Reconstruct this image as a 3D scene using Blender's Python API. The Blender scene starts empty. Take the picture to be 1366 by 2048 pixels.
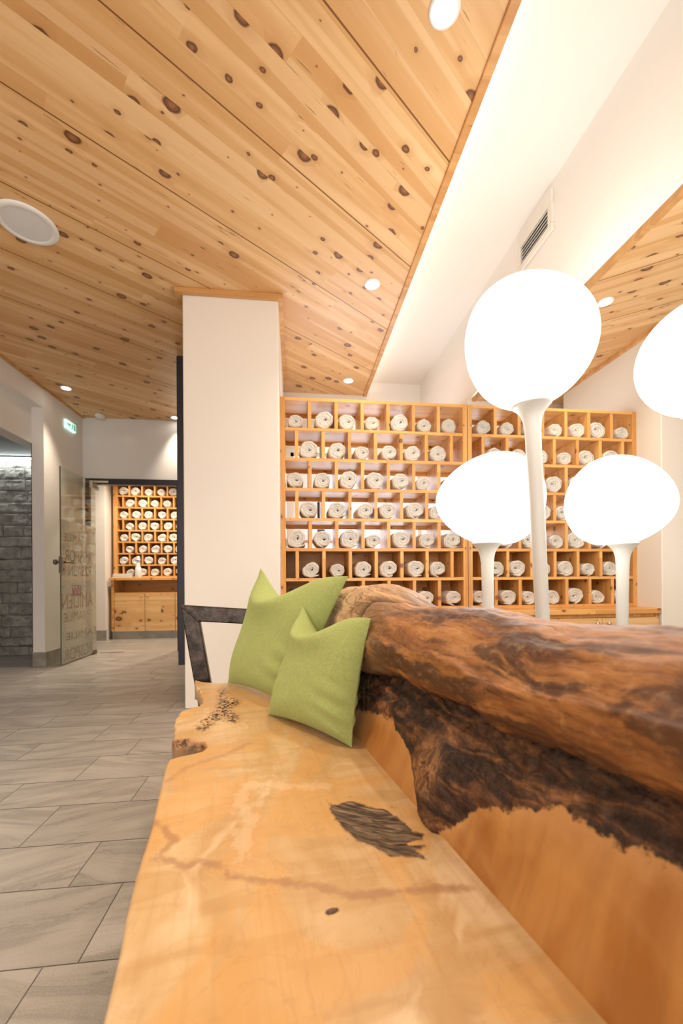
import bpy, math, random
import numpy as np
from mathutils import Vector, Matrix, noise as mnoise
random.seed(7)
rng = np.random.RandomState(5)
S = bpy.context.scene
COL = S.collection
PI = math.pi

# ------------------------------------------------------------------ camera, world, exposure
CAM_YAW = math.radians(6.47); CAM_ROLL = .0065
cd = bpy.data.cameras.new('camera'); cam = bpy.data.objects.new('camera', cd); COL.objects.link(cam)
cd.sensor_fit = 'VERTICAL'; cd.sensor_height = 36; cd.sensor_width = 24
cd.lens = 36 * 820 / 2048
cd.shift_y = (1156.4 - 1024) / 2048
cd.clip_start = .02
cam.location = (0, 0, .913)
cam.rotation_mode = 'XYZ'
cam.matrix_world = Matrix.Translation((0, 0, .913)) @ Matrix.Rotation(-CAM_YAW, 4, 'Z') @ Matrix.Rotation(PI / 2, 4, 'X') @ Matrix.Rotation(-CAM_ROLL, 4, 'Z')
cd.dof.use_dof = True; cd.dof.focus_distance = 1.55; cd.dof.aperture_fstop = 3.2
S.camera = cam

S.view_settings.view_transform = 'Standard'; S.view_settings.look = 'None'
S.view_settings.gamma = 1; S.view_settings.use_curve_mapping = False
S.view_settings.exposure = 0.62
W = bpy.data.worlds.new('daylight'); S.world = W; W.use_nodes = True
bg = W.node_tree.nodes['Background']; bg.inputs[0].default_value = (1.0, .97, .94, 1); bg.inputs[1].default_value = 1.8

DOWN_W = 34
SPOT_COL = (1, .84, .66)
LIGHTS = [(.543, 1.41), (.543, 2.785), (.558, 4.168), (-2.389, 4.627), (-1.481, 5.338), (.543, .03), (-1.5, -.9), (-2.389, 1.6), (-1.0, 1.1)]  # last four are out of view, added to brighten the room

# daylight entering through the window wall behind the towel shelf
_dl = bpy.data.lights.new('window_daylight', 'AREA'); _dl.shape = 'RECTANGLE'; _dl.size = 1.5; _dl.size_y = 1.9; _dl.energy = 24; _dl.color = (.86, .93, 1.0)
_do = bpy.data.objects.new('window_daylight', _dl); COL.objects.link(_do); _do.location = (.69, 4.85, 1.32); _do.rotation_euler = (-PI / 2, 0, 0)

# ------------------------------------------------------------------ node helper
class NT:
    def __init__(s, name):
        s.m = bpy.data.materials.new(name); s.m.use_nodes = True
        s.t = s.m.node_tree; s.t.nodes.clear()
        s.out = s.t.nodes.new('ShaderNodeOutputMaterial')
    def n(s, typ, **kw):
        nd = s.t.nodes.new('ShaderNode' + typ)
        for k, v in kw.items(): setattr(nd, k, v)
        return nd
    def put(s, sock, v):
        if v is None: return
        if isinstance(v, bpy.types.NodeSocket): s.t.links.new(v, sock)
        else:
            try: sock.default_value = v
            except Exception:
                if isinstance(v, (int, float)): sock.default_value = (v, v, v) if len(sock.default_value) == 3 else (v, v, v, 1)
                else: sock.default_value = (*v, 1)
    def math(s, op, a, b=None, c=None, clamp=False):
        nd = s.n('Math', operation=op, use_clamp=clamp)
        s.put(nd.inputs[0], a); s.put(nd.inputs[1], b); s.put(nd.inputs[2], c)
        return nd.outputs[0]
    def sep(s, v): nd = s.n('SeparateXYZ'); s.put(nd.inputs[0], v); return nd.outputs
    def comb(s, x, y, z=0.0):
        nd = s.n('CombineXYZ'); s.put(nd.inputs[0], x); s.put(nd.inputs[1], y); s.put(nd.inputs[2], z); return nd.outputs[0]
    def noise(s, vec, scale=5, detail=3, rough=.5, dist=0.0, color=False, dim='3D'):
        nd = s.n('TexNoise', noise_dimensions=dim); s.put(nd.inputs['Vector'], vec); s.put(nd.inputs['Scale'], scale)
        s.put(nd.inputs['Detail'], detail); s.put(nd.inputs['Roughness'], rough); s.put(nd.inputs['Distortion'], dist)
        return nd.outputs['Color' if color else 'Fac']
    def ramp(s, fac, stops, interp='LINEAR'):
        nd = s.n('ValToRGB'); cr = nd.color_ramp; cr.interpolation = interp
        while len(cr.elements) < len(stops): cr.elements.new(.5)
        for e, (p, c) in zip(cr.elements, stops):
            e.position = p; e.color = (c, c, c, 1) if isinstance(c, (int, float)) else (*c, 1)
        s.put(nd.inputs[0], fac); return nd.outputs[0]
    def map(s, v, a, b, c=0.0, d=1.0, smooth=True):
        nd = s.n('MapRange', interpolation_type='SMOOTHSTEP' if smooth else 'LINEAR')
        s.put(nd.inputs[0], v)
        for i, x in enumerate((a, b, c, d)): s.put(nd.inputs[1 + i], x)
        return nd.outputs[0]
    def mix(s, f, a, b, blend='MIX'):
        nd = s.n('MixRGB', blend_type=blend); s.put(nd.inputs[0], f); s.put(nd.inputs[1], a); s.put(nd.inputs[2], b)
        return nd.outputs[0]
    def attr(s, name, out='Fac'): return s.n('Attribute', attribute_name=name).outputs[out]
    def bump(s, h, strength=.3, dist=.01):
        nd = s.n('Bump'); s.put(nd.inputs['Height'], h); s.put(nd.inputs['Strength'], strength); s.put(nd.inputs['Distance'], dist); return nd.outputs[0]
    def bsdf(s, col, rough=.5, metal=0.0, normal=None, spec=.5, **kw):
        nd = s.n('BsdfPrincipled'); s.put(nd.inputs['Base Color'], col); s.put(nd.inputs['Roughness'], rough)
        s.put(nd.inputs['Metallic'], metal); s.put(nd.inputs['Specular IOR Level'], spec)
        if normal is not None: s.put(nd.inputs['Normal'], normal)
        for k, v in kw.items(): s.put(nd.inputs[k.replace('_', ' ')], v)
        return nd.outputs[0]
    def end(s, sh): s.t.links.new(sh, s.out.inputs[0]); return s.m

def simple(name, col, rough=.5, metal=0.0, bump=0.0, bscale=200, spec=.5, **kw):
    t = NT(name); nm = None
    if bump:
        nm = t.bump(t.noise(t.n('TexCoord').outputs['Object'], bscale, 3), bump, .002)
    return t.end(t.bsdf(col, rough, metal, nm, spec, **kw))

def emis(name, col, st):
    t = NT(name); e = t.n('Emission'); t.put(e.inputs[0], col); e.inputs[1].default_value = st
    return t.end(e.outputs[0])

def pine(name, axis='X', lam=.12, length=2.0, knot=1.0, light=(.80, .50, .23), mid=(.66, .36, .14), rot=0, groove=None, tone=.35, gs=1.0, vax=None):
    """knotty pine glued from lamellas; grain along `axis`"""
    t = NT(name); co = t.n('TexCoord').outputs['Object']
    x, y, z = t.sep(co)
    if axis == 'R':
        c, s_ = math.cos(rot), math.sin(rot)
        u = t.math('ADD', t.math('MULTIPLY', x, c), t.math('MULTIPLY', y, s_))
        v = t.math('SUBTRACT', t.math('MULTIPLY', y, c), t.math('MULTIPLY', x, s_)); w = z
    elif axis == 'X': u, v, w = x, (t.math('ADD', y, z) if vax is None else {'z': z, 'y': y}[vax]), z
    elif axis == 'Z': u, v, w = z, (t.math('ADD', x, y) if vax is None else {'x': x, 'y': y}[vax]), y
    else: u, v, w = y, t.math('ADD', x, z), x
    li = t.math('FLOOR', t.math('DIVIDE', v, lam))
    def wn(a, b=0.0):
        nd = t.n('TexWhiteNoise', noise_dimensions='2D'); t.put(nd.inputs['Vector'], t.comb(a, b)); return nd.outputs['Value']
    r = wn(li, 3.3)
    seg = t.math('FLOOR', t.math('ADD', t.math('DIVIDE', u, length), t.math('MULTIPLY', r, 7.0)))
    r2 = wn(li, seg)
    off = t.math('MULTIPLY', r2, 37.0)
    vo = t.n('TexVoronoi', voronoi_dimensions='2D', feature='F1')
    t.put(vo.inputs['Scale'], 1.0); t.put(vo.inputs['Randomness'], .9)
    kx = t.math('ADD', t.math('MULTIPLY', u, 6.6 * gs), off)
    nz = t.noise(co, 30 * gs, 2)
    t.put(vo.inputs['Vector'], t.comb(kx, t.math('ADD', t.math('MULTIPLY', v, 9.0 * gs), t.math('MULTIPLY', nz, .12))))
    d = vo.outputs['Distance']; rc = t.sep(vo.outputs['Color'])
    sel = t.math('GREATER_THAN', rc[0], .50)
    kr = t.math('MULTIPLY', t.math('POWER', rc[1], 2.6), .24 * knot)
    kr = t.math('ADD', kr, .024 * knot)
    kd = t.math('DIVIDE', d, kr)
    km = t.math('MULTIPLY', t.map(kd, 1.15, .8), sel)
    halo = t.math('MULTIPLY', t.map(kd, 3.2, .8), sel)
    core = t.math('MULTIPLY', t.map(kd, .55, .25), sel)
    # grain
    vv = t.math('ADD', v, t.math('MULTIPLY', halo, .012))
    g1 = t.noise(t.comb(t.math('ADD', t.math('MULTIPLY', u, 1.3), off), t.math('MULTIPLY', vv, 15), w), gs, 3, .5)
    g2 = t.noise(t.comb(t.math('ADD', t.math('MULTIPLY', u, 5), off), t.math('MULTIPLY', vv, 180), w), gs, 2, .6)
    blotch = t.noise(t.comb(t.math('ADD', t.math('MULTIPLY', u, .8), off), t.math('MULTIPLY', v, 6), w), 1.4, 2)
    base = t.mix(t.map(g1, .35, .68), light, mid)
    base = t.mix(t.math('MULTIPLY', t.map(g2, .45, .75), .18), base, tuple(c * .6 for c in mid))
    base = t.mix(t.math('MULTIPLY', t.map(blotch, .5, .75), .45), base, tuple(c * .82 for c in mid))
    base = t.mix(t.math('MULTIPLY', r2, tone), base, (mid[0] * .86, mid[1] * .78, mid[2] * .7))
    sap = t.noise(t.comb(t.math('ADD', t.math('MULTIPLY', u, .30), t.math('MULTIPLY', r2, 11.0)), t.math('MULTIPLY', v, 11), w), gs, 1, .3)
    base = t.mix(t.math('MULTIPLY', t.map(sap, .54, .60), .45), base, (min(1, light[0] * 1.08), light[1] * 1.18, light[2] * 1.35))
    base = t.mix(t.math('MULTIPLY', t.map(sap, .46, .36), .25), base, (mid[0] * .85, mid[1] * .75, mid[2] * .65))
    # resin streaks
    st = t.noise(t.comb(t.math('ADD', t.math('MULTIPLY', u, 5.5), off), t.math('MULTIPLY', v, 70), w), gs, 1)
    st = t.map(st, .72, .78)
    base = t.mix(t.math('MULTIPLY', st, .55), base, (.16, .06, .02))
    base = t.mix(t.math('MULTIPLY', halo, .30), base, (mid[0] * .7, mid[1] * .5, mid[2] * .4))
    ring = t.math('SINE', t.math('MULTIPLY', kd, 14.0))
    kc = t.mix(t.map(ring, -.6, .9), (.10, .035, .014), (.20, .075, .028))
    kc = t.mix(core, kc, (.30, .13, .05))
    base = t.mix(t.math('MULTIPLY', km, .93), base, kc)
    edge = t.math('ABSOLUTE', t.math('SUBTRACT', t.math('FRACT', t.math('DIVIDE', v, lam)), .5))
    base = t.mix(t.math('MULTIPLY', t.map(edge, .485, .5), .22), base, (.25, .10, .03))
    h = t.noise(t.comb(t.math('MULTIPLY', u, 5), t.math('MULTIPLY', v, 180), w), gs, 2, .6)
    if groove:
        g0, gp = groove
        q = t.math('FRACT', t.math('ADD', t.math('DIVIDE', t.math('SUBTRACT', v, g0), gp), .5))
        q = t.math('MULTIPLY', t.math('ABSOLUTE', t.math('SUBTRACT', q, .5)), gp)
        gm = t.map(q, .0045, .0025)
        base = t.mix(gm, base, (.22, .09, .025))
        h = t.math('SUBTRACT', t.math('MULTIPLY', h, .05), gm)
    return t.end(t.bsdf(base, .38, 0, t.bump(h, .25, .002), .4))

# ------------------------------------------------------------------ mesh helper
class MB:
    def __init__(s): s.v = []; s.f = []; s.sm = []
    def add(s, vs, fs, smooth=False):
        o = len(s.v); s.v += [tuple(p) for p in vs]; s.f += [tuple(i + o for i in q) for q in fs]; s.sm += [smooth] * len(fs); return s
    def box(s, x0, x1, y0, y1, z0, z1, M=None, b=0.0):
        x0, x1 = sorted((x0, x1)); y0, y1 = sorted((y0, y1)); z0, z1 = sorted((z0, z1))
        if b <= 0:
            vs = [(x, y, z) for x in (x0, x1) for y in (y0, y1) for z in (z0, z1)]
            fs = [(0, 1, 3, 2), (4, 6, 7, 5), (0, 4, 5, 1), (2, 3, 7, 6), (0, 2, 6, 4), (1, 5, 7, 3)]
        else:   # chamfered along every edge
            vs = []; idx = {}
            for i, x in enumerate((x0, x1)):
                for j, y in enumerate((y0, y1)):
                    for k, z in enumerate((z0, z1)):
                        sx, sy, sz = (b if i == 0 else -b), (b if j == 0 else -b), (b if k == 0 else -b)
                        for a, p in enumerate(((x, y + sy, z + sz), (x + sx, y, z + sz), (x + sx, y + sy, z))):
                            idx[i, j, k, a] = len(vs); vs.append(p)
            fs = []
            for i in (0, 1):
                q = [idx[i, 0, 0, 0], idx[i, 0, 1, 0], idx[i, 1, 1, 0], idx[i, 1, 0, 0]]; fs.append(q if i else q[::-1]); 
                fs[-1] = [idx[i, 0, 0, 0], idx[i, 1, 0, 0], idx[i, 1, 1, 0], idx[i, 0, 1, 0]] if i else [idx[i, 0, 0, 0], idx[i, 0, 1, 0], idx[i, 1, 1, 0], idx[i, 1, 0, 0]]
                fs.append([idx[0, i, 0, 1], idx[0, i, 1, 1], idx[1, i, 1, 1], idx[1, i, 0, 1]] if i else [idx[0, i, 0, 1], idx[1, i, 0, 1], idx[1, i, 1, 1], idx[0, i, 1, 1]])
                fs.append([idx[0, 0, i, 2], idx[1, 0, i, 2], idx[1, 1, i, 2], idx[0, 1, i, 2]] if i else [idx[0, 0, i, 2], idx[0, 1, i, 2], idx[1, 1, i, 2], idx[1, 0, i, 2]])
            for i in (0, 1):
                for j in (0, 1):
                    fs.append([idx[i, j, 0, 0], idx[i, j, 1, 0], idx[i, j, 1, 1], idx[i, j, 0, 1]])
                    fs.append([idx[i, 0, j, 0], idx[i, 1, j, 0], idx[i, 1, j, 2], idx[i, 0, j, 2]])
                    fs.append([idx[0, i, j, 1], idx[1, i, j, 1], idx[1, i, j, 2], idx[0, i, j, 2]])
                    for k in (0, 1): fs.append([idx[i, j, k, 0], idx[i, j, k, 1], idx[i, j, k, 2]])
        if M is not None: vs = [tuple(M @ Vector(p)) for p in vs]
        return s.add(vs, fs)
    def lathe(s, prof, c=(0, 0, 0), n=32, M=None, smooth=True, cap=True):
        vs = []; fs = []
        for r, z in prof:
            for k in range(n):
                a = 2 * PI * k / n; p = Vector((r * math.cos(a), r * math.sin(a), z))
                if M is not None: p = M @ p
                vs.append((p[0] + c[0], p[1] + c[1], p[2] + c[2]))
        for i in range(len(prof) - 1):
            for k in range(n):
                k2 = (k + 1) % n; fs.append((i * n + k, i * n + k2, (i + 1) * n + k2, (i + 1) * n + k))
        s.add(vs, fs, smooth)
        if cap:
            m = len(prof) - 1
            o = len(s.v) - len(vs)
            s.f.append(tuple(o + k for k in range(n))[::-1]); s.sm.append(False)
            s.f.append(tuple(o + m * n + k for k in range(n))); s.sm.append(False)
        return s
    def tube(s, pts, r, n=12, smooth=True):
        pts = [Vector(p) for p in pts]; rs = r if isinstance(r, (list, tuple)) else [r] * len(pts)
        vs = []; fs = []; up = Vector((0, 0, 1)); prev = None
        for i, p in enumerate(pts):
            d = (pts[min(i + 1, len(pts) - 1)] - pts[max(i - 1, 0)]).normalized()
            a = d.cross(up if abs(d.z) < .95 else Vector((1, 0, 0))).normalized() if prev is None else (prev - d * prev.dot(d)).normalized()
            prev = a; b = d.cross(a)
            for k in range(n):
                t_ = 2 * PI * k / n; vs.append(p + (a * math.cos(t_) + b * math.sin(t_)) * rs[i])
        for i in range(len(pts) - 1):
            for k in range(n):
                k2 = (k + 1) % n; fs.append((i * n + k, i * n + k2, (i + 1) * n + k2, (i + 1) * n + k))
        s.add(vs, fs, smooth); o = len(s.v) - len(vs); m = len(pts) - 1
        s.f.append(tuple(o + k for k in range(n))[::-1]); s.sm.append(False)
        s.f.append(tuple(o + m * n + k for k in range(n))); s.sm.append(False)
        return s
    def build(s, name, mat, parent=None, uv=None, attrs=None, local=False):
        off = Vector((0, 0, 0))
        if parent is not None and not local:
            q = parent
            while q is not None: off += q.location; q = q.parent
        me = bpy.data.meshes.new(name)
        me.from_pydata([(p[0] - off[0], p[1] - off[1], p[2] - off[2]) for p in s.v], [], s.f)
        me.polygons.foreach_set('use_smooth', s.sm)
        if uv is not None:
            l = me.uv_layers.new(name='UVMap'); li = np.zeros(len(me.loops), dtype=np.int32); me.loops.foreach_get('vertex_index', li)
            l.data.foreach_set('uv', np.asarray(uv, dtype=np.float32)[li].ravel())
        for k, a in (attrs or {}).items():
            at = me.attributes.new(k, 'FLOAT', 'POINT'); at.data.foreach_set('value', np.asarray(a, dtype=np.float32))
        me.materials.append(mat); me.update()
        o = bpy.data.objects.new(name, me); COL.objects.link(o)
        if parent is not None: o.parent = parent
        return o

def tag(o, label=None, cat=None, group=None, kind=None):
    if label: o['label'] = label
    if cat: o['category'] = cat
    if group: o['group'] = group
    if kind: o['kind'] = kind
    return o
def thing(name, label, cat, loc=(0, 0, 0), group=None):
    o = bpy.data.objects.new(name, None); COL.objects.link(o); o.location = loc; o.empty_display_size = .1
    return tag(o, label, cat, group)
def struct(name, mb, mat, label=None, parent=None):
    o = mb.build(name, mat, parent)
    if parent is None: o['kind'] = 'structure'
    if label: o['label'] = label
    return o
def B(*a, **k): return MB().box(*a, **k)

# ------------------------------------------------------------------ materials
def plaster(name, col, rough=.6, bump=.12):
    t = NT(name); co = t.n('TexCoord').outputs['Object']
    h = t.math('ADD', t.noise(co, 90, 4, .6), t.math('MULTIPLY', t.noise(co, 14, 2), .6))
    return t.end(t.bsdf(col, rough, 0, t.bump(h, bump, .003), .3))
M_wall = plaster('warm_white_plaster', (.86, .825, .78))
M_column = plaster('cream_plaster', (.82, .76, .68), bump=.2)
M_gloss = simple('satin_white_panel', (.80, .78, .75), .22)
M_grey = simple('grey_niche_ceiling', (.30, .31, .31), .6)
M_cream_metal = simple('cream_lacquer', (.80, .76, .68), .4)
M_white_metal = simple('white_lacquer', (.82, .81, .79), .35)
BD = math.atan2(.6046, .7965)
M_ceil = pine('stone_pine_ceiling_boards', 'R', .109, 2.3, 1.0, (.84, .56, .28), (.74, .44, .19), rot=BD, groove=(1.074, .540), tone=.95)
M_trim = pine('pine_trim', 'X', .3, 3, .3, (.70, .38, .14), (.58, .29, .10))
M_px = pine('pine_board_horizontal', 'X', .16, 1.3, .75, (.78, .405, .125), (.66, .32, .095), tone=.25, gs=1.4)
M_pz = pine('pine_board_upright', 'Z', .16, 1.3, .75, (.78, .405, .125), (.66, .32, .095), tone=.25, gs=1.4)
M_door = pine('pine_cabinet_front', 'X', .2, 1.5, 1.3, (.80, .50, .22), (.72, .41, .165), tone=.2, vax='z')
M_black = simple('dark_steel', (.035, .033, .045), .35, .3)
M_brushed = simple('brushed_steel', (.60, .56, .50), .3, .9)
M_brass = simple('aged_nickel', (.20, .165, .12), .35, .9)
M_dark = simple('dark_void', (.03, .03, .03), .8)
M_grille = simple('speaker_grille', (.78, .78, .78), .5, .1, bump=.6, bscale=700)
M_tray = simple('cream_ceramic', (.75, .70, .62), .4)
M_bottle = simple('milky_plastic', (.86, .84, .82), .35)
M_blue = simple('blue_label', (.10, .12, .35), .5)
M_lamp = emis('lamp_glass_glow', (1.0, .955, .89), 5.2)
M_down = emis('downlight_glow', (1.0, .93, .82), 12)
M_led = emis('cove_led', (1.0, .88, .72), 11)
M_ledc = emis('cool_led', (.90, .98, .98), 20)
M_exit = emis('exit_sign_white', (.72, 1.0, .84), .75)
M_exitg = emis('exit_sign_green', (.03, .50, .22), .45)

def m_pole():
    t = NT('lamp_stem_lacquer'); return t.end(t.bsdf((.80, .77, .71), .38, 0, None, .5))
M_pole = m_pole()

def m_floor():
    t = NT('stone_floor_tiles'); co = t.n('TexCoord').outputs['Object']; r = t.attr('tone'); r2 = t.attr('tone2')
    x, y, z = t.sep(co)
    a = t.math('MULTIPLY', r2, 3.0)
    ang = t.math('MULTIPLY', t.math('SUBTRACT', r2, .5), .9)
    u = t.math('ADD', t.math('MULTIPLY', x, t.math('COSINE', ang)), t.math('MULTIPLY', y, t.math('SINE', ang)))
    v = t.math('SUBTRACT', t.math('MULTIPLY', y, t.math('COSINE', ang)), t.math('MULTIPLY', x, t.math('SINE', ang)))
    ofs = t.math('MULTIPLY', r, 61.0)
    vein = t.noise(t.comb(t.math('ADD', t.math('MULTIPLY', u, 2.2), ofs), t.math('MULTIPLY', v, 13), ofs), 1.0, 5, .62, .6)
    big = t.noise(t.comb(t.math('ADD', t.math('MULTIPLY', u, 1.0), ofs), t.math('MULTIPLY', v, 3.5), ofs), 1.3, 3, .5, .4)
    sp = t.noise(co, 260, 2, .7)
    c = t.mix(t.map(vein, .34, .66), (.235, .215, .19), (.40, .37, .33))
    c = t.mix(t.math('MULTIPLY', t.map(big, .40, .62), .5), c, (.28, .26, .232))
    crack = t.map(t.math('ABSOLUTE', t.math('SUBTRACT', vein, .44)), .022, .0)
    c = t.mix(t.math('MULTIPLY', crack, t.math('MULTIPLY', t.map(big, .45, .6), .65)), c, (.14, .125, .11))
    c = t.mix(t.math('MULTIPLY', t.map(sp, .35, .75), .22), c, (.62, .60, .56))
    c = t.mix(t.math('MULTIPLY', r, .22), c, (.22, .205, .19))
    h = t.math('ADD', t.math('MULTIPLY', vein, .6), t.math('MULTIPLY', sp, .25))
    return t.end(t.bsdf(c, .36, 0, t.bump(h, .2, .004), .6))
M_floor = m_floor()
M_grout = simple('dark_grout', (.13, .12, .105), .8)
def m_base():
    t = NT('stone_skirting'); co = t.n('TexCoord').outputs['Object']
    c = t.mix(t.map(t.noise(co, 6, 5, .65), .3, .7), (.27, .25, .215), (.40, .375, .33))
    return t.end(t.bsdf(c, .5, 0, t.bump(t.noise(co, 60, 3), .15, .003)))
M_base = m_base()
def m_stone():
    t = NT('split_face_stone'); co = t.n('TexCoord').outputs['Object']; r = t.attr('tone')
    c = t.mix(t.map(t.noise(co, 9, 6, .7), .3, .7), (.42, .40, .36), (.74, .72, .66))
    c = t.mix(t.math('MULTIPLY', r, .45), c, (.46, .43, .385))
    h = t.math('ADD', t.noise(co, 16, 6, .7, 1.0), t.math('MULTIPLY', t.noise(co, 70, 4), .3))
    return t.end(t.bsdf(c, .95, 0, t.bump(h, 1.0, .03), .05))
M_stone = m_stone()
def m_towel():
    t = NT('white_terry_cloth'); co = t.n('TexCoord').outputs['Object']
    h = t.math('ADD', t.noise(co, 320, 3, .7), t.math('MULTIPLY', t.noise(co, 60, 3), 1.2))
    c = t.mix(t.map(t.noise(co, 25, 3), .3, .7), (.80, .755, .69), (.87, .83, .775))
    return t.end(t.bsdf(c, .95, 0, t.bump(h, .45, .004), .1))
M_towel = m_towel()
def m_wool():
    t = NT('green_wool_felt'); co = t.n('TexCoord').outputs['Object']
    n1 = t.noise(co, 420, 4, .75); n2 = t.noise(co, 130, 5, .7, 1.5); n3 = t.noise(co, 6, 3)
    c = t.mix(t.map(n2, .3, .7), (.30, .345, .105), (.41, .465, .165))
    c = t.mix(t.math('MULTIPLY', t.map(n1, .45, .8), .35), c, (.54, .60, .28))
    c = t.mix(t.math('MULTIPLY', t.map(n3, .35, .7), .2), c, (.32, .38, .13))
    h = t.math('ADD', n1, t.math('MULTIPLY', n2, .8))
    return t.end(t.bsdf(c, .95, 0, t.bump(h, .55, .003), .1, Sheen_Weight=.3, Sheen_Roughness=.5, Sheen_Tint=(.85, .95, .45)))
M_wool = m_wool()
def m_steel():
    t = NT('raw_oiled_steel'); co = t.n('TexCoord').outputs['Object']
    n1 = t.noise(co, 14, 5, .7); n2 = t.noise(co, 120, 3, .6)
    c = t.mix(t.map(n1, .35, .68), (.022, .016, .012), (.085, .062, .05))
    c = t.mix(t.math('MULTIPLY', t.map(n2, .5, .8), .5), c, (.15, .115, .095))
    return t.end(t.bsdf(c, .33, .75, t.bump(n2, .25, .002)))
M_steel = m_steel()
def m_mirror():
    t = NT('mirror_silver'); return t.end(t.bsdf((.93, .94, .93), .0, 1.0))
M_mirror = m_mirror()
def m_glass(name, tint, haze, hcol, g=.05, pattern=False):
    t = NT(name)
    tr = t.n('BsdfTransparent'); t.put(tr.inputs[0], tint)
    gl = t.n('BsdfGlossy'); gl.inputs['Roughness'].default_value = .0
    df = t.n('BsdfDiffuse'); t.put(df.inputs[0], hcol)
    tl = t.n('BsdfTranslucent'); t.put(tl.inputs[0], hcol)
    ms = t.n('MixShader'); ms.inputs[0].default_value = .5; t.t.links.new(df.outputs[0], ms.inputs[1]); t.t.links.new(tl.outputs[0], ms.inputs[2])
    m1 = t.n('MixShader')
    hz = haze
    if pattern:
        co = t.n('TexCoord').outputs['Object']; x, y, z = t.sep(co)
        q = t.noise(t.comb(t.math('MULTIPLY', y, 60), t.math('MULTIPLY', z, 34)), 1, 1, dim='2D')
        hz = t.map(q, .40, .62, haze - .05, haze + .05)
    t.put(m1.inputs[0], hz); t.t.links.new(tr.outputs[0], m1.inputs[1]); t.t.links.new(ms.outputs[0], m1.inputs[2])
    lw = t.n('LayerWeight'); lw.inputs[0].default_value = .5
    fr = t.math('ADD', t.math('MULTIPLY', t.math('POWER', lw.outputs['Facing'], 5.0), .8), .035)
    m2 = t.n('MixShader'); t.t.links.new(fr, m2.inputs[0]); t.t.links.new(m1.outputs[0], m2.inputs[1]); t.t.links.new(gl.outputs[0], m2.inputs[2])
    return t.end(m2.outputs[0])
M_glass = m_glass('clear_greenish_glass', (.90, .92, .88), .06, (.6, .6, .55))
M_frost = m_glass('frosted_film', (.95, .94, .90), .40, (.84, .80, .72), pattern=True)
M_letter = m_glass('clear_cut_lettering', (.93, .91, .88), .16, (.45, .41, .35))
M_logo = simple('dull_red_sticker', (.30, .19, .165), .6)
M_logo2 = simple('pale_pink_print', (.66, .50, .46), .6)
M_edge = simple('green_glass_edge', (.12, .14, .11), .2)
M_window = m_glass('window_glass', (.97, .98, 1.0), .0, (.8, .8, .8))
M_frame = simple('pinkish_wood_frame', (.62, .40, .30), .5)

# ------------------------------------------------------------------ room shell
CZ = 2.94
def floor():
    rows = []; y = 1.042 - .474 * 9; k = 0
    while y < 7.3:
        w = .2605 if k % 2 == 0 else .2135
        rows.append((y, y + w)); y += w; k += 1
    known = {1: -.597, 2: -.52, 3: -.676, 4: -.945, 5: -.68, 6: -1.008, 7: -.88, 8: -1.15, 9: -1.05, 10: -1.415, 11: -1.15}
    vs = []; fs = []; t1 = []; t2 = []; g = .0016
    tv = MB()
    for (a, b) in rows:
        c = (a + b) / 2
        if .80 < c < 3.42: j0 = known.get(int(np.searchsorted([.78, 1.042, 1.303, 1.515, 1.774, 1.989, 2.248, 2.463, 2.722, 2.937, 3.196, 3.41], c)), 0)
        else: j0 = random.uniform(-.27, .27)
        x = j0 - .532 * math.ceil((5.4 + j0) / .532)
        while x < 4.4:
            o = len(tv.v)
            tv.add([(x + g, a + g, 0), (x + .532 - g, a + g, 0), (x + .532 - g, b - g, 0), (x + g, b - g, 0)], [(0, 1, 2, 3)])
            p, q = random.random(), random.random(); t1 += [p] * 4; t2 += [q] * 4
            x += .532
    o = tv.build('floor', M_floor, None, attrs={'tone': t1, 'tone2': t2}); o['kind'] = 'structure'
    s = B(-5.4, 4.2, -3.3, 7.4, -.1, -.0012).build('floor_slab', M_grout); s['kind'] = 'structure'; s.name = 'floor_base'
floor()

ceil = B(-2.62, .765, -3, 5.56, CZ, CZ + .02).build('ceiling', M_ceil); ceil['kind'] = 'structure'
struct('ceiling_slab', B(-2.8, 1.6, -3, 5.7, 3.09, 3.2), M_wall)
struct('trim_1', B(.762, .802, -3, 4.5, CZ - .012, CZ + .03, b=.003), M_trim)
struct('trim_2', B(-2.63, -2.60, -3, 5.56, CZ - .012, CZ + .02), M_trim)
struct('trim_3', B(-2.60, -.80, 5.53, 5.56, CZ - .012, CZ + .02), M_trim)
struct('wall_right', B(1.422, 1.60, -3, 4.5, 0, 3.2), M_wall)
# pillar standing between hall and window corner, with its ceiling moulding
struct('wall_pillar', B(-.775, -.108, 2.991, 4.2, 0, 3.1, b=.006), M_column)
mo = MB(); w = .048
mo.box(-.775 - w, -.108 + w * .7, 2.991 - w, 2.991, CZ - .03, CZ, b=.004); mo.box(-.775 - w, -.775, 2.991, 4.2, CZ - .03, CZ); mo.box(-.108, -.108 + w * .7, 2.991, 4.2, CZ - .03, CZ)
struct('trim_4', mo, M_trim)
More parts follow.
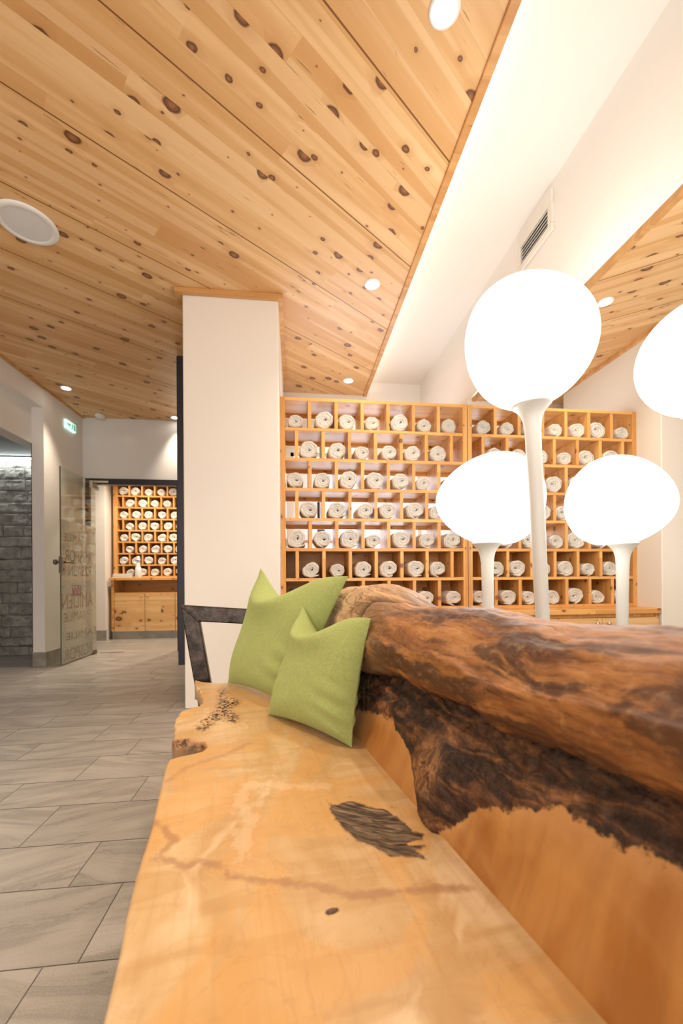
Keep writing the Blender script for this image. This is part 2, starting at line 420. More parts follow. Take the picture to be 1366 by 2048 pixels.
# wall with windows behind the towel shelf
WX0, WX1, WZ0, WZ1 = -.04, 1.418, .35, 2.29
wb = MB(); wb.box(-.9, WX0, 4.5, 4.65, 0, 3.1); wb.box(WX1, 1.6, 4.5, 4.65, 0, 3.1); wb.box(WX0, WX1, 4.5, 4.65, WZ1, 3.1); wb.box(WX0, WX1, 4.5, 4.65, 0, WZ0)
struct('wall_back', wb, M_wall)
win = thing('window_1', None, None, (.65, 4.55, WZ0)); win['kind'] = 'structure'
fr = MB()
fr.box(WX0, WX0 + .035, 4.52, 4.58, WZ0, WZ1); fr.box(WX1 - .035, WX1, 4.52, 4.58, WZ0, WZ1); fr.box(WX0, WX1, 4.52, 4.58, WZ0, WZ0 + .05); fr.box(WX0, WX1, 4.52, 4.58, WZ1 - .04, WZ1)
fr.build('window_frame', M_white_metal, win)
mu = MB()
for x in (.085, .60, .86): mu.box(x - .02, x + .02, 4.525, 4.575, WZ0 + .05, 1.33)
mu.box(WX0 + .035, WX1 - .035, 4.525, 4.575, 1.30, 1.335)
mu.build('mullion', M_frame, win)
B(WX0 + .02, WX1 - .02, 4.548, 4.552, WZ0 + .02, WZ1 - .02).build('pane', M_window, win)
struct('wall_partition', B(-.9, -.78, 4.2, 5.56, 0, 3.1), M_wall)
# left side: wall with niche opening, pillar, soffit
wl = MB(); wl.box(-2.90, -2.74, -3, 2.3, 0, 3.1); wl.box(-2.90, -2.7425, 2.3, 4.66, 2.355, 3.1)
struct('wall_left', wl, M_wall)
wp = MB(); wp.box(-2.742, -2.625, 4.65, 5.45, 0, 3.1); wp.box(-2.90, -2.742, 4.66, 5.45, 2.355, 3.1)
struct('wall_left_return', wp, M_wall)
struct('ceiling_soffit', B(-2.90, -2.632, -3, 4.649, 2.735, 3.1), M_wall)
struct('baseboard_left', B(-2.743, -2.612, 4.638, 5.45, 0, .155, b=.003), M_base)
# end wall above and beside the glass door
struct('wall_end', B(-2.9, -.78, 5.45, 5.56, 2.18, 3.1), M_gloss)
struct('wall_end_right', B(-1.43, -.78, 5.45, 5.56, 0, 2.18), M_wall)
dfm = MB(); dfm.box(-2.585, -1.43, 5.42, 5.49, 2.105, 2.178, b=.003); dfm.box(-1.492, -1.43, 5.42, 5.49, 0, 2.105); dfm.box(-2.60, -2.55, 5.45, 5.49, 0, 2.105)
struct('door_1', dfm, M_black, 'dark steel frame of the open glass door')
# room beyond the door
struct('wall_far_room_left', B(-3.4, -2.835, 6.52, 7.3, 0, 2.9), M_wall)
struct('wall_far_room_side', B(-3.5, -3.4, 5.45, 7.3, 0, 2.9), M_wall)
struct('wall_far_room_back', B(-2.835, .4, 7.05, 7.3, 0, 2.9), M_wall)
struct('wall_far_room_right', B(.3, .4, 5.45, 7.05, 0, 2.9), M_wall)
struct('wall_far_room_front', B(-.78, .4, 5.45, 5.56, 0, 2.9), M_wall)
struct('ceiling_far_room', B(-3.5, .4, 5.56, 7.3, 2.85, 2.95), M_wall)
struct('baseboard_far_room', B(-3.4, -2.825, 6.508, 6.54, 0, .155, b=.002), M_base)
# shower niche on the left
sn = MB(); sn.box(-5.3, -5.2, 2.1, 5.5, 0, 2.6); sn.box(-5.3, -2.9, 2.1, 2.3, 0, 2.6)
struct('wall_niche', sn, M_grey)
struct('ceiling_niche', B(-5.3, -2.743, 2.2, 5.46, 2.395, 2.6), M_grey)
def stone_wall():
    mb = MB(); tone = []
    struct('wall_niche_back', B(-5.3, -2.905, 5.46, 5.6, 0, 2.6), M_grey)
    z = 0
    hs = [.11, .11, .13, .14, .14, .13, .13, .15, .13, .15, .12, .14, .15, .13, .14, .14, .13, .15]
    for h in hs:
        if z > 2.5: break
        x = -5.2 + random.uniform(-.3, 0)
        while x < -2.76:
            w = random.choice([.22, .3, .4, .5]); x1 = min(x + w, -2.76)
            d = random.uniform(0, .03); yy = 5.40 - d
            r = random.random(); nx, nz = 10, 6
            vs = []; fs = []
            for i in range(nx + 1):
                for j in range(nz + 1):
                    px = x + .003 + (x1 - x - .006) * i / nx; pz = z + .003 + (h - .006) * j / nz
                    e = 0 if (i in (0, nx) or j in (0, nz)) else 1
                    py = yy - .012 * e - e * .022 * mnoise.fractal(Vector((px * 9, pz * 12, r * 9)), 1, 2, 4)
                    vs.append((px, py, pz))
            for i in range(nx):
                for j in range(nz):
                    a = i * (nz + 1) + j; fs.append((a, a + nz + 1, a + nz + 2, a + 1))
            mb.add(vs, fs, False); tone.extend([r] * len(vs))
            n0 = len(mb.v); mb.box(x + .003, x1 - .003, yy + .0005, 5.455, z + .003, z + h - .003); tone.extend([r] * (len(mb.v) - n0))
            x = x1
        z += h
    o = mb.build('wall_niche_stone', M_stone, None, attrs={'tone': tone}); o['kind'] = 'structure'
stone_wall()
ls = thing('led_light_strip', 'thin bright white light line above the grey stone wall of the shower', 'light strip', (-4.0, 5.31, 2.37))
B(-5.1, -2.765, 5.300, 5.322, 2.366, 2.379).build('diffuser', M_ledc, ls)
B(-5.1, -2.765, 5.293, 5.345, 2.3795, 2.3945).build('shield_channel', M_grey, ls)  # added cover, keeps the strip's light off the niche ceiling
struct('trim_5', B(-2.747, -2.742, 4.648, 4.66, 0, 2.355), M_black)

# ------------------------------------------------------------------ ceiling fixtures
SPOT_E = {0: 34, 1: 34, 2: 30, 3: 62, 4: 48, 5: 26, 6: 50, 7: 85, 8: 60}
def spot(x, y, e=DOWN_W, z=CZ - .012, col=SPOT_COL):
    l = bpy.data.lights.new('spot_light', 'SPOT'); l.energy = e; l.color = col; l.spot_size = math.radians(118); l.spot_blend = 1; l.shadow_soft_size = .04
    o = bpy.data.objects.new('spot_light', l); COL.objects.link(o); return o
labels = ['round recessed ceiling spotlight nearest the viewer, beside the white cove', 'round recessed spotlight in the pine ceiling right of the white pillar',
          'small recessed spotlight above the towel shelf by the window wall', 'small recessed spotlight near the left edge of the pine ceiling', 'small recessed spotlight above the glass door next to the dark panel']
for i, (x, y) in enumerate(LIGHTS):
    lab = labels[i] if i < 5 else 'unseen recessed ceiling spotlight added to brighten the room (%s)' % ['right', 'left rear', 'far left', 'centre'][i - 5]
    t = thing('recessed_spotlight', lab, 'ceiling light', (x, y, CZ), 'recessed spotlights in the pine ceiling')
    MB().lathe([(.043, CZ - .001), (.043, CZ - .006), (.052, CZ - .007), (.056, CZ - .003), (.056, CZ)], (x, y, 0), 40, cap=False).build('trim_ring', M_white_metal, t)
    MB().lathe([(.0005, CZ - .0035), (.0425, CZ - .0035)], (x, y, 0), 40, cap=False).build('lens', M_down, t)
    s_ = spot(x, y, SPOT_E[i]); s_.data.spot_size = math.radians(70 if i in (3, 4) else 118); s_.parent = t; s_.location = (0, 0, -.03)
sp = thing('ceiling_speaker', 'large round white loudspeaker set in the pine ceiling at left', 'speaker', (-1.50, 2.515, CZ))
MB().lathe([(.118, CZ - .008), (.124, CZ - .012), (.145, CZ - .010), (.152, CZ - .003), (.152, CZ)], (-1.50, 2.515, 0), 64, cap=False).build('rim', M_white_metal, sp)
MB().lathe([(.0005, CZ - .011), (.06, CZ - .010), (.118, CZ - .008)], (-1.50, 2.515, 0), 64, cap=False).build('grille', M_grille, sp)
sd = MB().lathe([(.052, CZ), (.055, CZ - .01), (.052, CZ - .028), (.035, CZ - .036), (.0005, CZ - .038)], (-2.371, 5.345, 0), 40, cap=False).build('smoke_detector', M_white_metal)
tag(sd, 'small round white smoke detector on the pine ceiling above the glass door', 'smoke detector')
# hidden-from-below cove light on top of the dropped pine ceiling
tag(B(.70, .725, -2.9, 4.45, CZ + .0215, CZ + .030).build('cove_light_strip', M_led), 'warm light strip lying on the edge of the dropped pine ceiling, lighting the white cove', 'light strip')
# ventilation grille high on the right wall
vg = thing('air_vent', 'white rectangular ventilation grille high on the white wall', 'vent', (1.42, 2.27, 2.93))
g = MB(); Y0, Y1, Z0, Z1 = 2.095, 2.44, 2.815, 3.04
g.box(1.405, 1.4215, Y0, Y1, 2.965, Z1, b=.003); g.box(1.405, 1.4215, Y0, Y1, Z0, 2.855, b=.003); g.box(1.405, 1.4215, Y0, 2.13, 2.855, 2.965); g.box(1.405, 1.4215, 2.405, Y1, 2.855, 2.965)
g.build('vent_frame', M_cream_metal, vg)
B(1.4205, 1.4215, 2.13, 2.405, 2.855, 2.965).build('backing', M_dark, vg)
for k in range(5):
    z = 2.866 + k * .0215; M = Matrix.Translation((1.412, 2.2675, z)) @ Matrix.Rotation(math.radians(-35), 4, 'Y')
    MB().box(-.008, .008, -.1375, .1375, -.0012, .0012, M=M).build('slat', M_cream_metal, vg)
# emergency exit sign on left wall
ex = thing('exit_sign', 'illuminated green and white emergency exit sign at the top of the left wall', 'exit sign', (-2.61, 5.13, 2.66))
B(-2.6245, -2.592, 5.03, 5.235, 2.665, 2.765, b=.004).build('casing', M_exit, ex)
m = MB(); xx = -2.5908
def flat(mb, pts): mb.add([(xx, p[0], p[1]) for p in pts] + [(xx + .0008, p[0], p[1]) for p in pts], [tuple(range(len(pts)))[::-1], tuple(range(len(pts), 2 * len(pts)))] + [(i, (i + 1) % len(pts), (i + 1) % len(pts) + len(pts), i + len(pts)) for i in range(len(pts))])
flat(m, [(5.045, 2.708), (5.045, 2.722), (5.085, 2.722), (5.085, 2.735), (5.11, 2.715), (5.085, 2.695), (5.085, 2.708)])
flat(m, [(5.185, 2.68), (5.185, 2.752), (5.215, 2.752), (5.215, 2.68)])
flat(m, [(5.13, 2.68), (5.14, 2.68), (5.15, 2.70), (5.165, 2.69), (5.172, 2.696), (5.158, 2.712), (5.162, 2.73), (5.175, 2.725), (5.176, 2.733), (5.155, 2.741), (5.135, 2.73), (5.138, 2.722), (5.15, 2.728), (5.142, 2.706)])
m.lathe([(.0005, 0), (.007, 0)], (xx + .0009, 5.163, 2.75), 12, M=Matrix.Rotation(PI / 2, 4, 'Y'), cap=False)
m.build('pictogram', M_exitg, ex)

# dark panel beside the pillar
dp = thing('dark_panel', 'tall narrow dark steel panel behind the white pillar', 'panel', (-.93, 3.87, .137))
B(-1.05, -.7755, 3.85, 3.89, .137, 2.935, b=.003).build('leaf', M_black, dp)
B(-1.052, -1.047, 3.848, 3.892, .137, 2.93).build('edge_strip', M_black, dp)

# ------------------------------------------------------------------ mirrors
m1 = B(1.416, 1.4215, 2.300, 3.228, .06, 2.365).build('wall_mirror', M_mirror); tag(m1, 'tall wall mirror pane next to the towel shelf, farther one', 'mirror')
m2 = B(1.416, 1.4215, -.6, 2.298, .06, 2.365).build('wall_mirror', M_mirror); tag(m2, 'wide wall mirror pane on the right, nearer one behind the lamps', 'mirror')

# ------------------------------------------------------------------ glass door leaf
gd = thing('glass_door', 'open frosted glass door with mirrored lettering and metal lock', 'door', (-2.465, 5.41, 0))
GX = -2.46
B(GX - .005, GX + .005, 4.638, 5.40, .012, 2.117).build('glass_pane', M_glass, gd)
B(GX - .0055, GX + .0055, 4.6365, 4.640, .012, 2.117).build('glass_edge', M_edge, gd)
B(GX + .0052, GX + .0058, 4.641, 5.40, .02, 1.557).build('frosted_film', M_frost, gd)
def text_mesh(txt, y_right, y_left, z0, z1, name, mat, x=GX + .0068):
    """mirrored lettering: reads towards -Y"""
    cu = bpy.data.curves.new('t', 'FONT'); cu.body = txt; cu.size = 1; cu.extrude = .0004
    ob = bpy.data.objects.new('t', cu); COL.objects.link(ob)
    bpy.context.view_layer.update()
    me = bpy.data.meshes.new_from_object(ob.evaluated_get(bpy.context.evaluated_depsgraph_get()))
    bpy.data.objects.remove(ob)
    n = len(me.vertices); co = np.zeros(n * 3, dtype=np.float32); me.vertices.foreach_get('co', co); co = co.reshape(-1, 3)
    mn, mx = co.min(0), co.max(0)
    X = (co[:, 0] - mn[0]) / (mx[0] - mn[0]); Z = (co[:, 1] - mn[1]) / (mx[1] - mn[1])
    new = np.stack([x + co[:, 2] - gd.location[0], y_right + (y_left - y_right) * X - gd.location[1], z0 + (z1 - z0) * Z - gd.location[2]], 1)
    me.vertices.foreach_set('co', new.ravel().astype(np.float32)); me.materials.clear(); me.materials.append(mat); me.update()
    o = bpy.data.objects.new(name, me); COL.objects.link(o); o.parent = gd; return o
text_mesh('FAMILIE', 5.10, 4.68, 1.33, 1.42, 'lettering', M_letter)
text_mesh('RGSPOR', 5.28, 4.70, 1.11, 1.245, 'lettering', M_letter)
text_mesh('RZSAUN', 5.27, 4.78, .955, 1.075, 'lettering', M_letter)
text_mesh('AMILIEN', 5.31, 4.645, .60, .765, 'lettering', M_letter)
text_mesh('FAMILIE', 5.12, 4.68, .46, .555, 'lettering', M_letter)
text_mesh('FAMILIE', 5.38, 4.72, .26, .34, 'lettering', M_letter)
text_mesh('RGSPOR', 5.30, 4.68, .035, .165, 'lettering', M_letter)
lg = B(GX + .0062, GX + .0070, 4.85, 5.045, .735, .855).build('sticker', M_logo, gd)
q = MB()
for c0 in (4.90, 4.96):
    q.tube([(GX + .0073, c0 + .028 * math.sin(k * .55), .752 + k * .0085) for k in range(11)], .0035, 6)
q.tube([(GX + .0073, 5.0, .75), (GX + .0073, 5.0, .84), (GX + .0073, 5.03, .82)], .0035, 6)
q.build('swirl_print', M_logo2, lg)
B(GX - .018, GX + .018, 4.632, 4.70, .985, 1.165, b=.004).build('lock_case', M_brushed, gd)
h = MB(); h.tube([(GX + .018, 4.672, 1.105), (GX + .055, 4.672, 1.105), (GX + .06, 4.69, 1.105), (GX + .06, 4.78, 1.098), (GX + .055, 4.81, 1.096)], [.010, .010, .010, .008, .005], 10)
h.build('lever_handle', M_brass, gd)
kn = MB().lathe([(.011, 0), (.011, .03), (.026, .036), (.031, .05), (.026, .062), (.0005, .066)], (GX - .018, 4.672, 1.105), 20, M=Matrix.Rotation(-PI / 2, 4, 'Y'))
kn.build('door_knob', M_brass, gd)
kh = MB(); kh.box(GX + .018, GX + .0195, 4.660, 4.672, 1.01, 1.04); kh.build('keyhole', M_dark, gd)
hp = MB(); hp.box(GX - .02, GX + .02, 5.30, 5.42, 2.04, 2.125, b=.004); hp.box(GX - .02, GX + .16, 5.395, 5.419, 2.118, 2.145, b=.004); hp.lathe([(.016, 2.02), (.016, 2.06)], (GX + .03, 5.39, 0), 16)
hp.build('pivot_hinge', M_brushed, gd)
B(GX - .015, GX + .015, 5.31, 5.40, .002, .05, b=.004).build('floor_hinge', M_brass, gd)
tag(B(-2.42, -2.13, 5.405, 5.418, .0005, .004).build('threshold_strip', M_brass), 'thin metal strip in the floor beside the door hinge', 'threshold')

# ------------------------------------------------------------------ pigeonhole shelves
def xpart(p, name, mat, *b, bev=.0015): return B(*b, b=bev).build(name, mat, p)
SY0, SY1 = 3.233, 3.525
XL, XR = -.108, 1.4145
ZB = [2.323 - .2367 * k for k in range(8)]
def div1(k): return .1225 + .2100 * k
def div2(k): return .0185 + .2103 * k
shelf = thing('pigeonhole_shelf', 'large open pine pigeonhole shelf full of rolled towels between pillar and mirror', 'shelf', (.65, 3.38, .655))
xpart(shelf, 'side_panel', M_pz, XL, XL + .038, SY0, SY1, .655, 2.335); xpart(shelf, 'side_panel', M_pz, XR - .038, XR, SY0, SY1, .655, 2.335)
T = .0122
for k, z in enumerate(ZB): xpart(shelf, 'shelf_board', M_px, XL + .038, XR - .038, SY0 + .001, SY1, z - T, z + T)
for r in range(7):
    z0, z1 = ZB[r + 1] + T, ZB[r] - T
    xs = [div1(k) for k in range(6)] if r % 2 == 0 else [div2(k) for k in range(7)]
    for x in xs: xpart(shelf, 'divider', M_pz, x - .0135, x + .0135, SY0 + .002, SY1 - .001, z0 + .0003, z1 - .0003)
    if r < 5: xpart(shelf, 'back_rail', M_px, XL + .002, XR - .002, SY1 + .0002, SY1 + .02, z1 - .028, z1 + .02)
xpart(shelf, 'back_panel', M_px, XL + .002, XR - .002, SY1 + .0002, SY1 + .018, .66, ZB[5] + .01)

cab = thing('base_cabinet', 'low pine cabinet under the towel shelf, reflected in the mirror', 'cabinet', (.65, 3.27, 0))
xpart(cab, 'worktop', M_px, XL + .002, XR, 2.998, 3.56, .612, .6535, bev=.004)
body = MB(); body.box(XL + .01, XL + .035, 3.02, 3.55, .1, .611); body.box(XR - .03, XR - .005, 3.02, 3.55, .1, .611); body.box(XL + .035, XR - .03, 3.53, 3.55, .1, .611); body.box(XL + .035, XR - .03, 3.03, 3.53, .1, .12); body.box(XL + .035, XR - .03, 3.03, 3.05, .585, .611)
body.build('body', M_pz, cab)
B(XL + .02, XR - .01, 3.06, 3.54, 0, .099).build('plinth', M_base, cab)
nd = 3; wd = (XR - XL - .02) / nd
for k in range(nd):
    x0 = XL + .012 + wd * k
    d = B(x0 + .002, x0 + wd - .002, 3.008, 3.0295, .105, .582, b=.002).build('door', M_door, cab)
    MB().lathe([(.006, 0), (.006, .012), (.013, .016), (.014, .022), (.0005, .026)], (x0 + (.05 if k % 2 else wd - .05), 3.008, .54), 16, M=Matrix.Rotation(PI / 2, 4, 'X')).build('knob', M_brushed, d)

# far shelf in the room beyond the door
FY0, FY1 = 6.68, 6.98
FXL, FXR = -2.782, -.95
FP = .1785; FB = [.9560 + FP * k for k in range(10)]
fshelf = thing('pigeonhole_shelf', 'pine pigeonhole shelf with rolled towels seen through the open glass door', 'shelf', (-1.87, 6.83, .945))
xpart(fshelf, 'side_panel', M_pz, FXL, FXL + .066, FY0, FY1, .945, 2.58); xpart(fshelf, 'side_panel', M_pz, FXR - .066, FXR, FY0, FY1, .945, 2.58)
for z in FB: xpart(fshelf, 'shelf_board', M_px, FXL + .066, FXR - .066, FY0 + .001, FY1, z - .011, z + .011)
def fd1(k): return -2.5455 + .1895 * k
def fd2(k): return -2.638 + .189 * k
for r in range(9):    # from the bottom up
    z0, z1 = FB[r] + .0113, FB[r + 1] - .0113
    xs = [fd1(k) for k in range(9)] if r % 2 == 1 else [fd2(k) for k in range(9)]
    for x in xs:
        if x < FXR - .1: xpart(fshelf, 'divider', M_pz, x - .0115, x + .0115, FY0 + .002, FY1 - .001, z0, z1)
xpart(fshelf, 'back_panel', M_px, FXL + .002, FXR - .002, FY1 + .0002, FY1 + .015, .95, 2.57)
fcab = thing('base_cabinet', 'pine cabinet with knotty doors under the far towel shelf', 'cabinet', (-1.85, 6.8, 0))
xpart(fcab, 'worktop', M_px, -2.80, FXR, 6.565, 7.02, .902, .943, bev=.004)
bd = MB(); bd.box(-2.782, -2.742, 6.60, 7.0, .12, .9015); bd.box(FXR - .04, FXR, 6.60, 7.0, .12, .9015); bd.box(-2.742, FXR - .04, 6.98, 7.0, .12, .9015); bd.box(-2.742, FXR - .04, 6.62, 6.98, .70, .718); bd.box(-2.742, FXR - .04, 6.62, 6.98, .12, .14)
bd.build('body', M_px, fcab)
B(-2.775, FXR, 6.62, 6.99, 0, .119).build('plinth', M_base, fcab)
for k in range(4):
    x0 = -2.7405 + .4465 * k
    d = B(x0 + .003, x0 + .4435, 6.5985, 6.6195, .121, .704, b=.002).build('door', M_door, fcab)
    MB().lathe([(.006, 0), (.006, .012), (.015, .016), (.016, .022), (.0005, .026)], (x0 + (.045 if k % 2 else .40), 6.598, .655), 16, M=Matrix.Rotation(PI / 2, 4, 'X')).build('knob', M_px, d)

# ------------------------------------------------------------------ rolled towels
def towel_mesh(seed, R=.064, L=.27):
    r_ = random.Random(seed); N = 150; turns = r_.uniform(2.5, 3.3)
    a1, p1, a2, p2, a3, p3 = r_.uniform(.03, .09), r_.uniform(0, 6.28), r_.uniform(.01, .06), r_.uniform(0, 6.28), r_.uniform(.04, .1), r_.uniform(0, 6.28)
    sq = r_.uniform(.86, 1.02); pitch = R / (turns + .35)
    th0 = r_.uniform(0, 6.28); end = -PI / 2 + r_.uniform(-.3, .9)
    cen = []
    for i in range(N + 1):
        u = i / N; ang = end - (1 - u) * turns * 2 * PI
        rr = pitch * .35 + (R - pitch * .35 - pitch * .5) * u
        k = u ** .5
        d = 1 + (a1 * math.cos(2 * ang + p1) + a2 * math.cos(3 * ang + p2)) * k + a3 * math.cos(2 * ang + p3 + 3 * u) * (1 - u) * 2.2 + .03 * math.sin(7 * ang + p1 + 9 * u)
        if u > .97: rr += (u - .97) * .12
        cen.append(Vector((rr * d * math.cos(ang), rr * d * math.sin(ang) * sq)))
    hw = pitch * .47
    rings = [(0.0, .30), (.0035, .72), (.010, .96), (.022, 1.0), (L * .5, 1.0), (L - .01, 1.0), (L, .5)]
    vs = []; fs = []
    for y, f in rings:
        for i, c in enumerate(cen):
            t = (cen[min(i + 1, N)] - cen[max(i - 1, 0)]).normalized(); nn = Vector((-t.y, t.x))
            e = min(1, .35 + 4 * min(i, N - i) / N * 3)
            jit = .0015 * math.sin(i * .9 + seed)
            for sgn in (1, -1):
                q_ = c + nn * hw * f * sgn * e
                vs.append((q_.x, y - (jit if y < .01 else 0) + .006 * (1 - i / N) * (1 if y < .02 else 0), q_.y))
    n = 2 * (N + 1)
    for k in range(len(rings) - 1):
        for i in range(N):
            for sgn in (0, 1):
                a = k * n + i * 2 + sgn; b = a + 2
                fs.append((a, b, b + n, a + n) if sgn else (a, a + n, b + n, b))
        for i in (0, N):
            a = k * n + i * 2; fs.append((a, a + 1, a + 1 + n, a + n))
    for i in range(N):
        a = i * 2; fs.append((a, a + 1, a + 3, a + 2)); a += (len(rings) - 1) * n; fs.append((a, a + 2, a + 3, a + 1))
    xm = (max(p[0] for p in vs) + min(p[0] for p in vs)) / 2; vs = [(p[0] - xm, p[1], p[2]) for p in vs]
    me = bpy.data.meshes.new('towel_roll'); zmin = min(p[2] for p in vs)
    me.from_pydata([(p[0], p[1], p[2] - zmin) for p in vs], [], fs)
    me.polygons.foreach_set('use_smooth', [True] * len(fs)); me.materials.append(M_towel); me.update()
    return me, max(p[2] for p in vs) - zmin, max(p[0] for p in vs) - min(p[0] for p in vs)
TOW = [towel_mesh(11 * s + 3) for s in range(12)]
ORD = ['first', 'second', 'third', 'fourth', 'fifth', 'sixth', 'seventh', 'eighth', 'ninth', 'tenth']
def towel(x, y, z, r, k, label, group, sy=1.0, yaw=0):
    me, hgt, wid = TOW[k % len(TOW)]
    o = bpy.data.objects.new('rolled_towel', me); COL.objects.link(o)
    o.location = (x, y, z + .0008); s_ = r / .064; o.scale = (s_ * .064 * 2 / wid, sy, s_ * .064 * 2 / hgt * random.uniform(.92, 1.0)); o.rotation_euler = (0, 0, yaw)
    tag(o, label, 'towel', group)
TX = [[.011, .239, .422, .626, .85, 1.059, 1.266], [.114, .339, .541, .762, .957, 1.175], [.005, .221, .429, .647, .857, 1.044, 1.28],
      [.110, .336, .563, .746, .976, 1.159], [.002, .218, .44, .628, .862, 1.075, 1.291], [.124, .336, .544, .752, .986, 1.162], [.032, .248, .463, .662, .876, 1.062, 1.30]]
TR = [[.057, .074, .066, .060, .071, .060, .062], [.071, .070, .059, .062, .066, .070], [.067, .066, .072, .072, .069, .058, .062],
      [.070, .070, .066, .067, .073, .064], [.074, .072, .076, .060, .074, .065, .070], [.066, .057, .066, .071, .070, .064], [.060, .062, .072, .062, .060, .066, .064]]
kk = 0
for r in range(7):
    for c, (x, rad) in enumerate(zip(TX[r], TR[r])):
        lo = XL + .038 if (r % 2 == 0 and c == 0) else ((div1(c - 1) if r % 2 == 0 else div2(c)) + .0135)
        hi = XR - .038 if (r % 2 == 0 and c == 6) else ((div1(c) if r % 2 == 0 else div2(c + 1)) - .0135)
        x = min(max(x, lo + rad * 1.04 + .003), hi - rad * 1.04 - .003)
        kk += 1
        towel(x, SY0 + .004 + random.uniform(0, .014), ZB[r + 1] + T, rad, kk * 5 + r, 'rolled white towel, big shelf, %s row from the top, %s from the pillar' % (ORD[r], ORD[c]), 'rolled towels in the big pigeonhole shelf', 1.0, 0)
for r in range(9):
    odd = r % 2 == 1
    for c in range(8):
        x = (fd1(c) - .095 + random.uniform(-.012, .012)) if odd else (fd2(c) + .0945 + random.uniform(-.012, .012))
        if c == 0 and odd: x = -2.63
        if x > FXR - .16: continue
        if r == 8: continue
        if x > -1.55: continue
        kk += 1
        # front face of these rolls sits just behind the shelf front
        towel(x, FY0 + .004, FB[r] + .0113, random.uniform(.056, .066), kk * 5 + r, 'rolled white towel beyond the glass door, %s row from the bottom, %s from left' % (ORD[r], ORD[c]), 'rolled towels in the far pigeonhole shelf', 1.0)
# things on the far cabinet
tr = MB(); tr.box(-2.765, -2.475, 6.585, 6.668, .9435, .955, b=.003); tr.box(-2.76, -2.48, 6.587, 6.666, .955, .985, b=.006); tr.box(-2.755, -2.485, 6.589, 6.664, .985, 1.002, b=.004)
tag(tr.build('folded_cloths', M_tray), 'low flat stack of pale cloths on the far cabinet top', 'cloth')
bt = thing('soap_dispenser', 'white plastic pump bottle standing on the far cabinet top', 'bottle', (-2.393, 6.62, .9435))
MB().lathe([(.0005, .9435), (.045, .9435), (.048, .96), (.048, 1.05), (.042, 1.09), (.026, 1.12), (.022, 1.18), (.0005, 1.18)], (-2.393, 6.62, 0), 28, cap=False).build('bottle_body', M_bottle, bt)
MB().lathe([(.0005, 1.181), (.024, 1.181), (.030, 1.20), (.028, 1.225), (.018, 1.235), (.024, 1.25), (.02, 1.27), (.0005, 1.275)], (-2.393, 6.62, 0), 24, cap=False).build('pump_head', M_bottle, bt)
B(-2.42, -2.366, 6.588, 6.594, 1.20, 1.212).build('stripe', M_blue, bt)

# unseen spotlights added to brighten the far room
for (x, y) in ((-2.3, 6.15), (-1.3, 6.15)):
    t = thing('recessed_spotlight', 'unseen recessed spotlight added to light the far room, %s one' % ('left' if x < -2 else 'right'), 'ceiling light', (x, y, 2.85), 'added spotlights in the far room')
    MB().lathe([(.0005, 2.8465), (.045, 2.8465)], (x, y, 0), 24, cap=False).build('lens', M_down, t)
    MB().lathe([(.046, 2.849), (.046, 2.843), (.056, 2.843), (.056, 2.849)], (x, y, 0), 24, cap=False).build('trim_ring', M_white_metal, t)
    s_ = spot(x, y, 110); s_.parent = t; s_.location = (0, 0, -.03)

# ------------------------------------------------------------------ glass globe floor lamps
def lamp(base, top, head_c, ab, egg, rotz, tilt, label, zneck):
    t = thing('floor_lamp', label, 'floor lamp', (base[0], base[1], 0), 'glowing globe floor lamps')
    bx_, by_ = base; tx, ty = top
    MB().lathe([(.0005, 0), (.155, 0), (.16, .006), (.155, .014), (.04, .022), (.030, .04)], (bx_, by_, 0), 48, cap=False).build('base', M_pole, t)
    pts = []; rs = []
    H = zneck - .03
    for k in range(41):
        u = k / 40; z = .03 + H * u
        dz = zneck - z
        r = .0255 + .007 * u + .060 * math.exp(-(dz / .030) ** 1.15)
        pts.append((bx_ + (tx - bx_) * u, by_ + (ty - by_) * u, z)); rs.append(r)
    for dz in (.05, .04, .03, .024, .018, .012, .006): pass
    zz = sorted(set([p[2] for p in pts] + [zneck - q for q in (.10, .08, .065, .05, .04, .032, .024, .017, .011, .005, 0)]))
    pts = []; rs = []
    for z in zz:
        u = (z - .03) / H; dz = max(0, zneck - z)
        pts.append((bx_ + (tx - bx_) * u, by_ + (ty - by_) * u, z)); rs.append(.0250 + .0075 * u + .048 * math.exp(-(dz / .033) ** 1.1))
    MB().tube(pts, rs, 32).build('stem', M_pole, t)
    a, b, c = ab; mb = MB(); nu, nv = 72, 44; vs = []; fs = []
    R = Matrix.Rotation(rotz, 3, 'Z') @ Matrix.Rotation(tilt, 3, 'Y')
    zbot = -1e9
    for j in range(nv + 1):
        ph = PI * j / nv
        for i in range(nu):
            th = 2 * PI * i / nu
            x = math.sin(ph) * math.cos(th); y = math.sin(ph) * math.sin(th); z = -math.cos(ph)
            e = 1 + egg * x                       # blunt at +x, slimmer at -x
            p = R @ Vector((a * x, b * y * e, c * z * e))
            vs.append((head_c[0] + p.x, head_c[1] + p.y, max(head_c[2] + p.z, zneck + .001)))
    for j in range(nv):
        for i in range(nu):
            i2 = (i + 1) % nu; fs.append((j * nu + i, j * nu + i2, (j + 1) * nu + i2, (j + 1) * nu + i))
    mb.add(vs, fs, True).build('glass_globe', M_lamp, t)
    MB().lathe([(.073, zneck - .006), (.076, zneck - .002), (.076, zneck + .004), (.070, zneck + .006)], (tx, ty, 0), 40, cap=False).build('collar', M_pole, t)
    return t
lamp((1.088, 1.65), (1.008, 1.647), (.984, 1.645, 1.910), (.268, .26, .250), .10, 0, math.radians(45), 'tall floor lamp with a round glowing white globe on a leaning cream stem', 1.645)
lamp((1.035, 2.09), (1.020, 2.089), (1.022, 2.089, 1.325), (.278, .25, .242), .24, math.radians(4), math.radians(-4), 'shorter floor lamp with a wide glowing white globe, behind the tall one', 1.094)

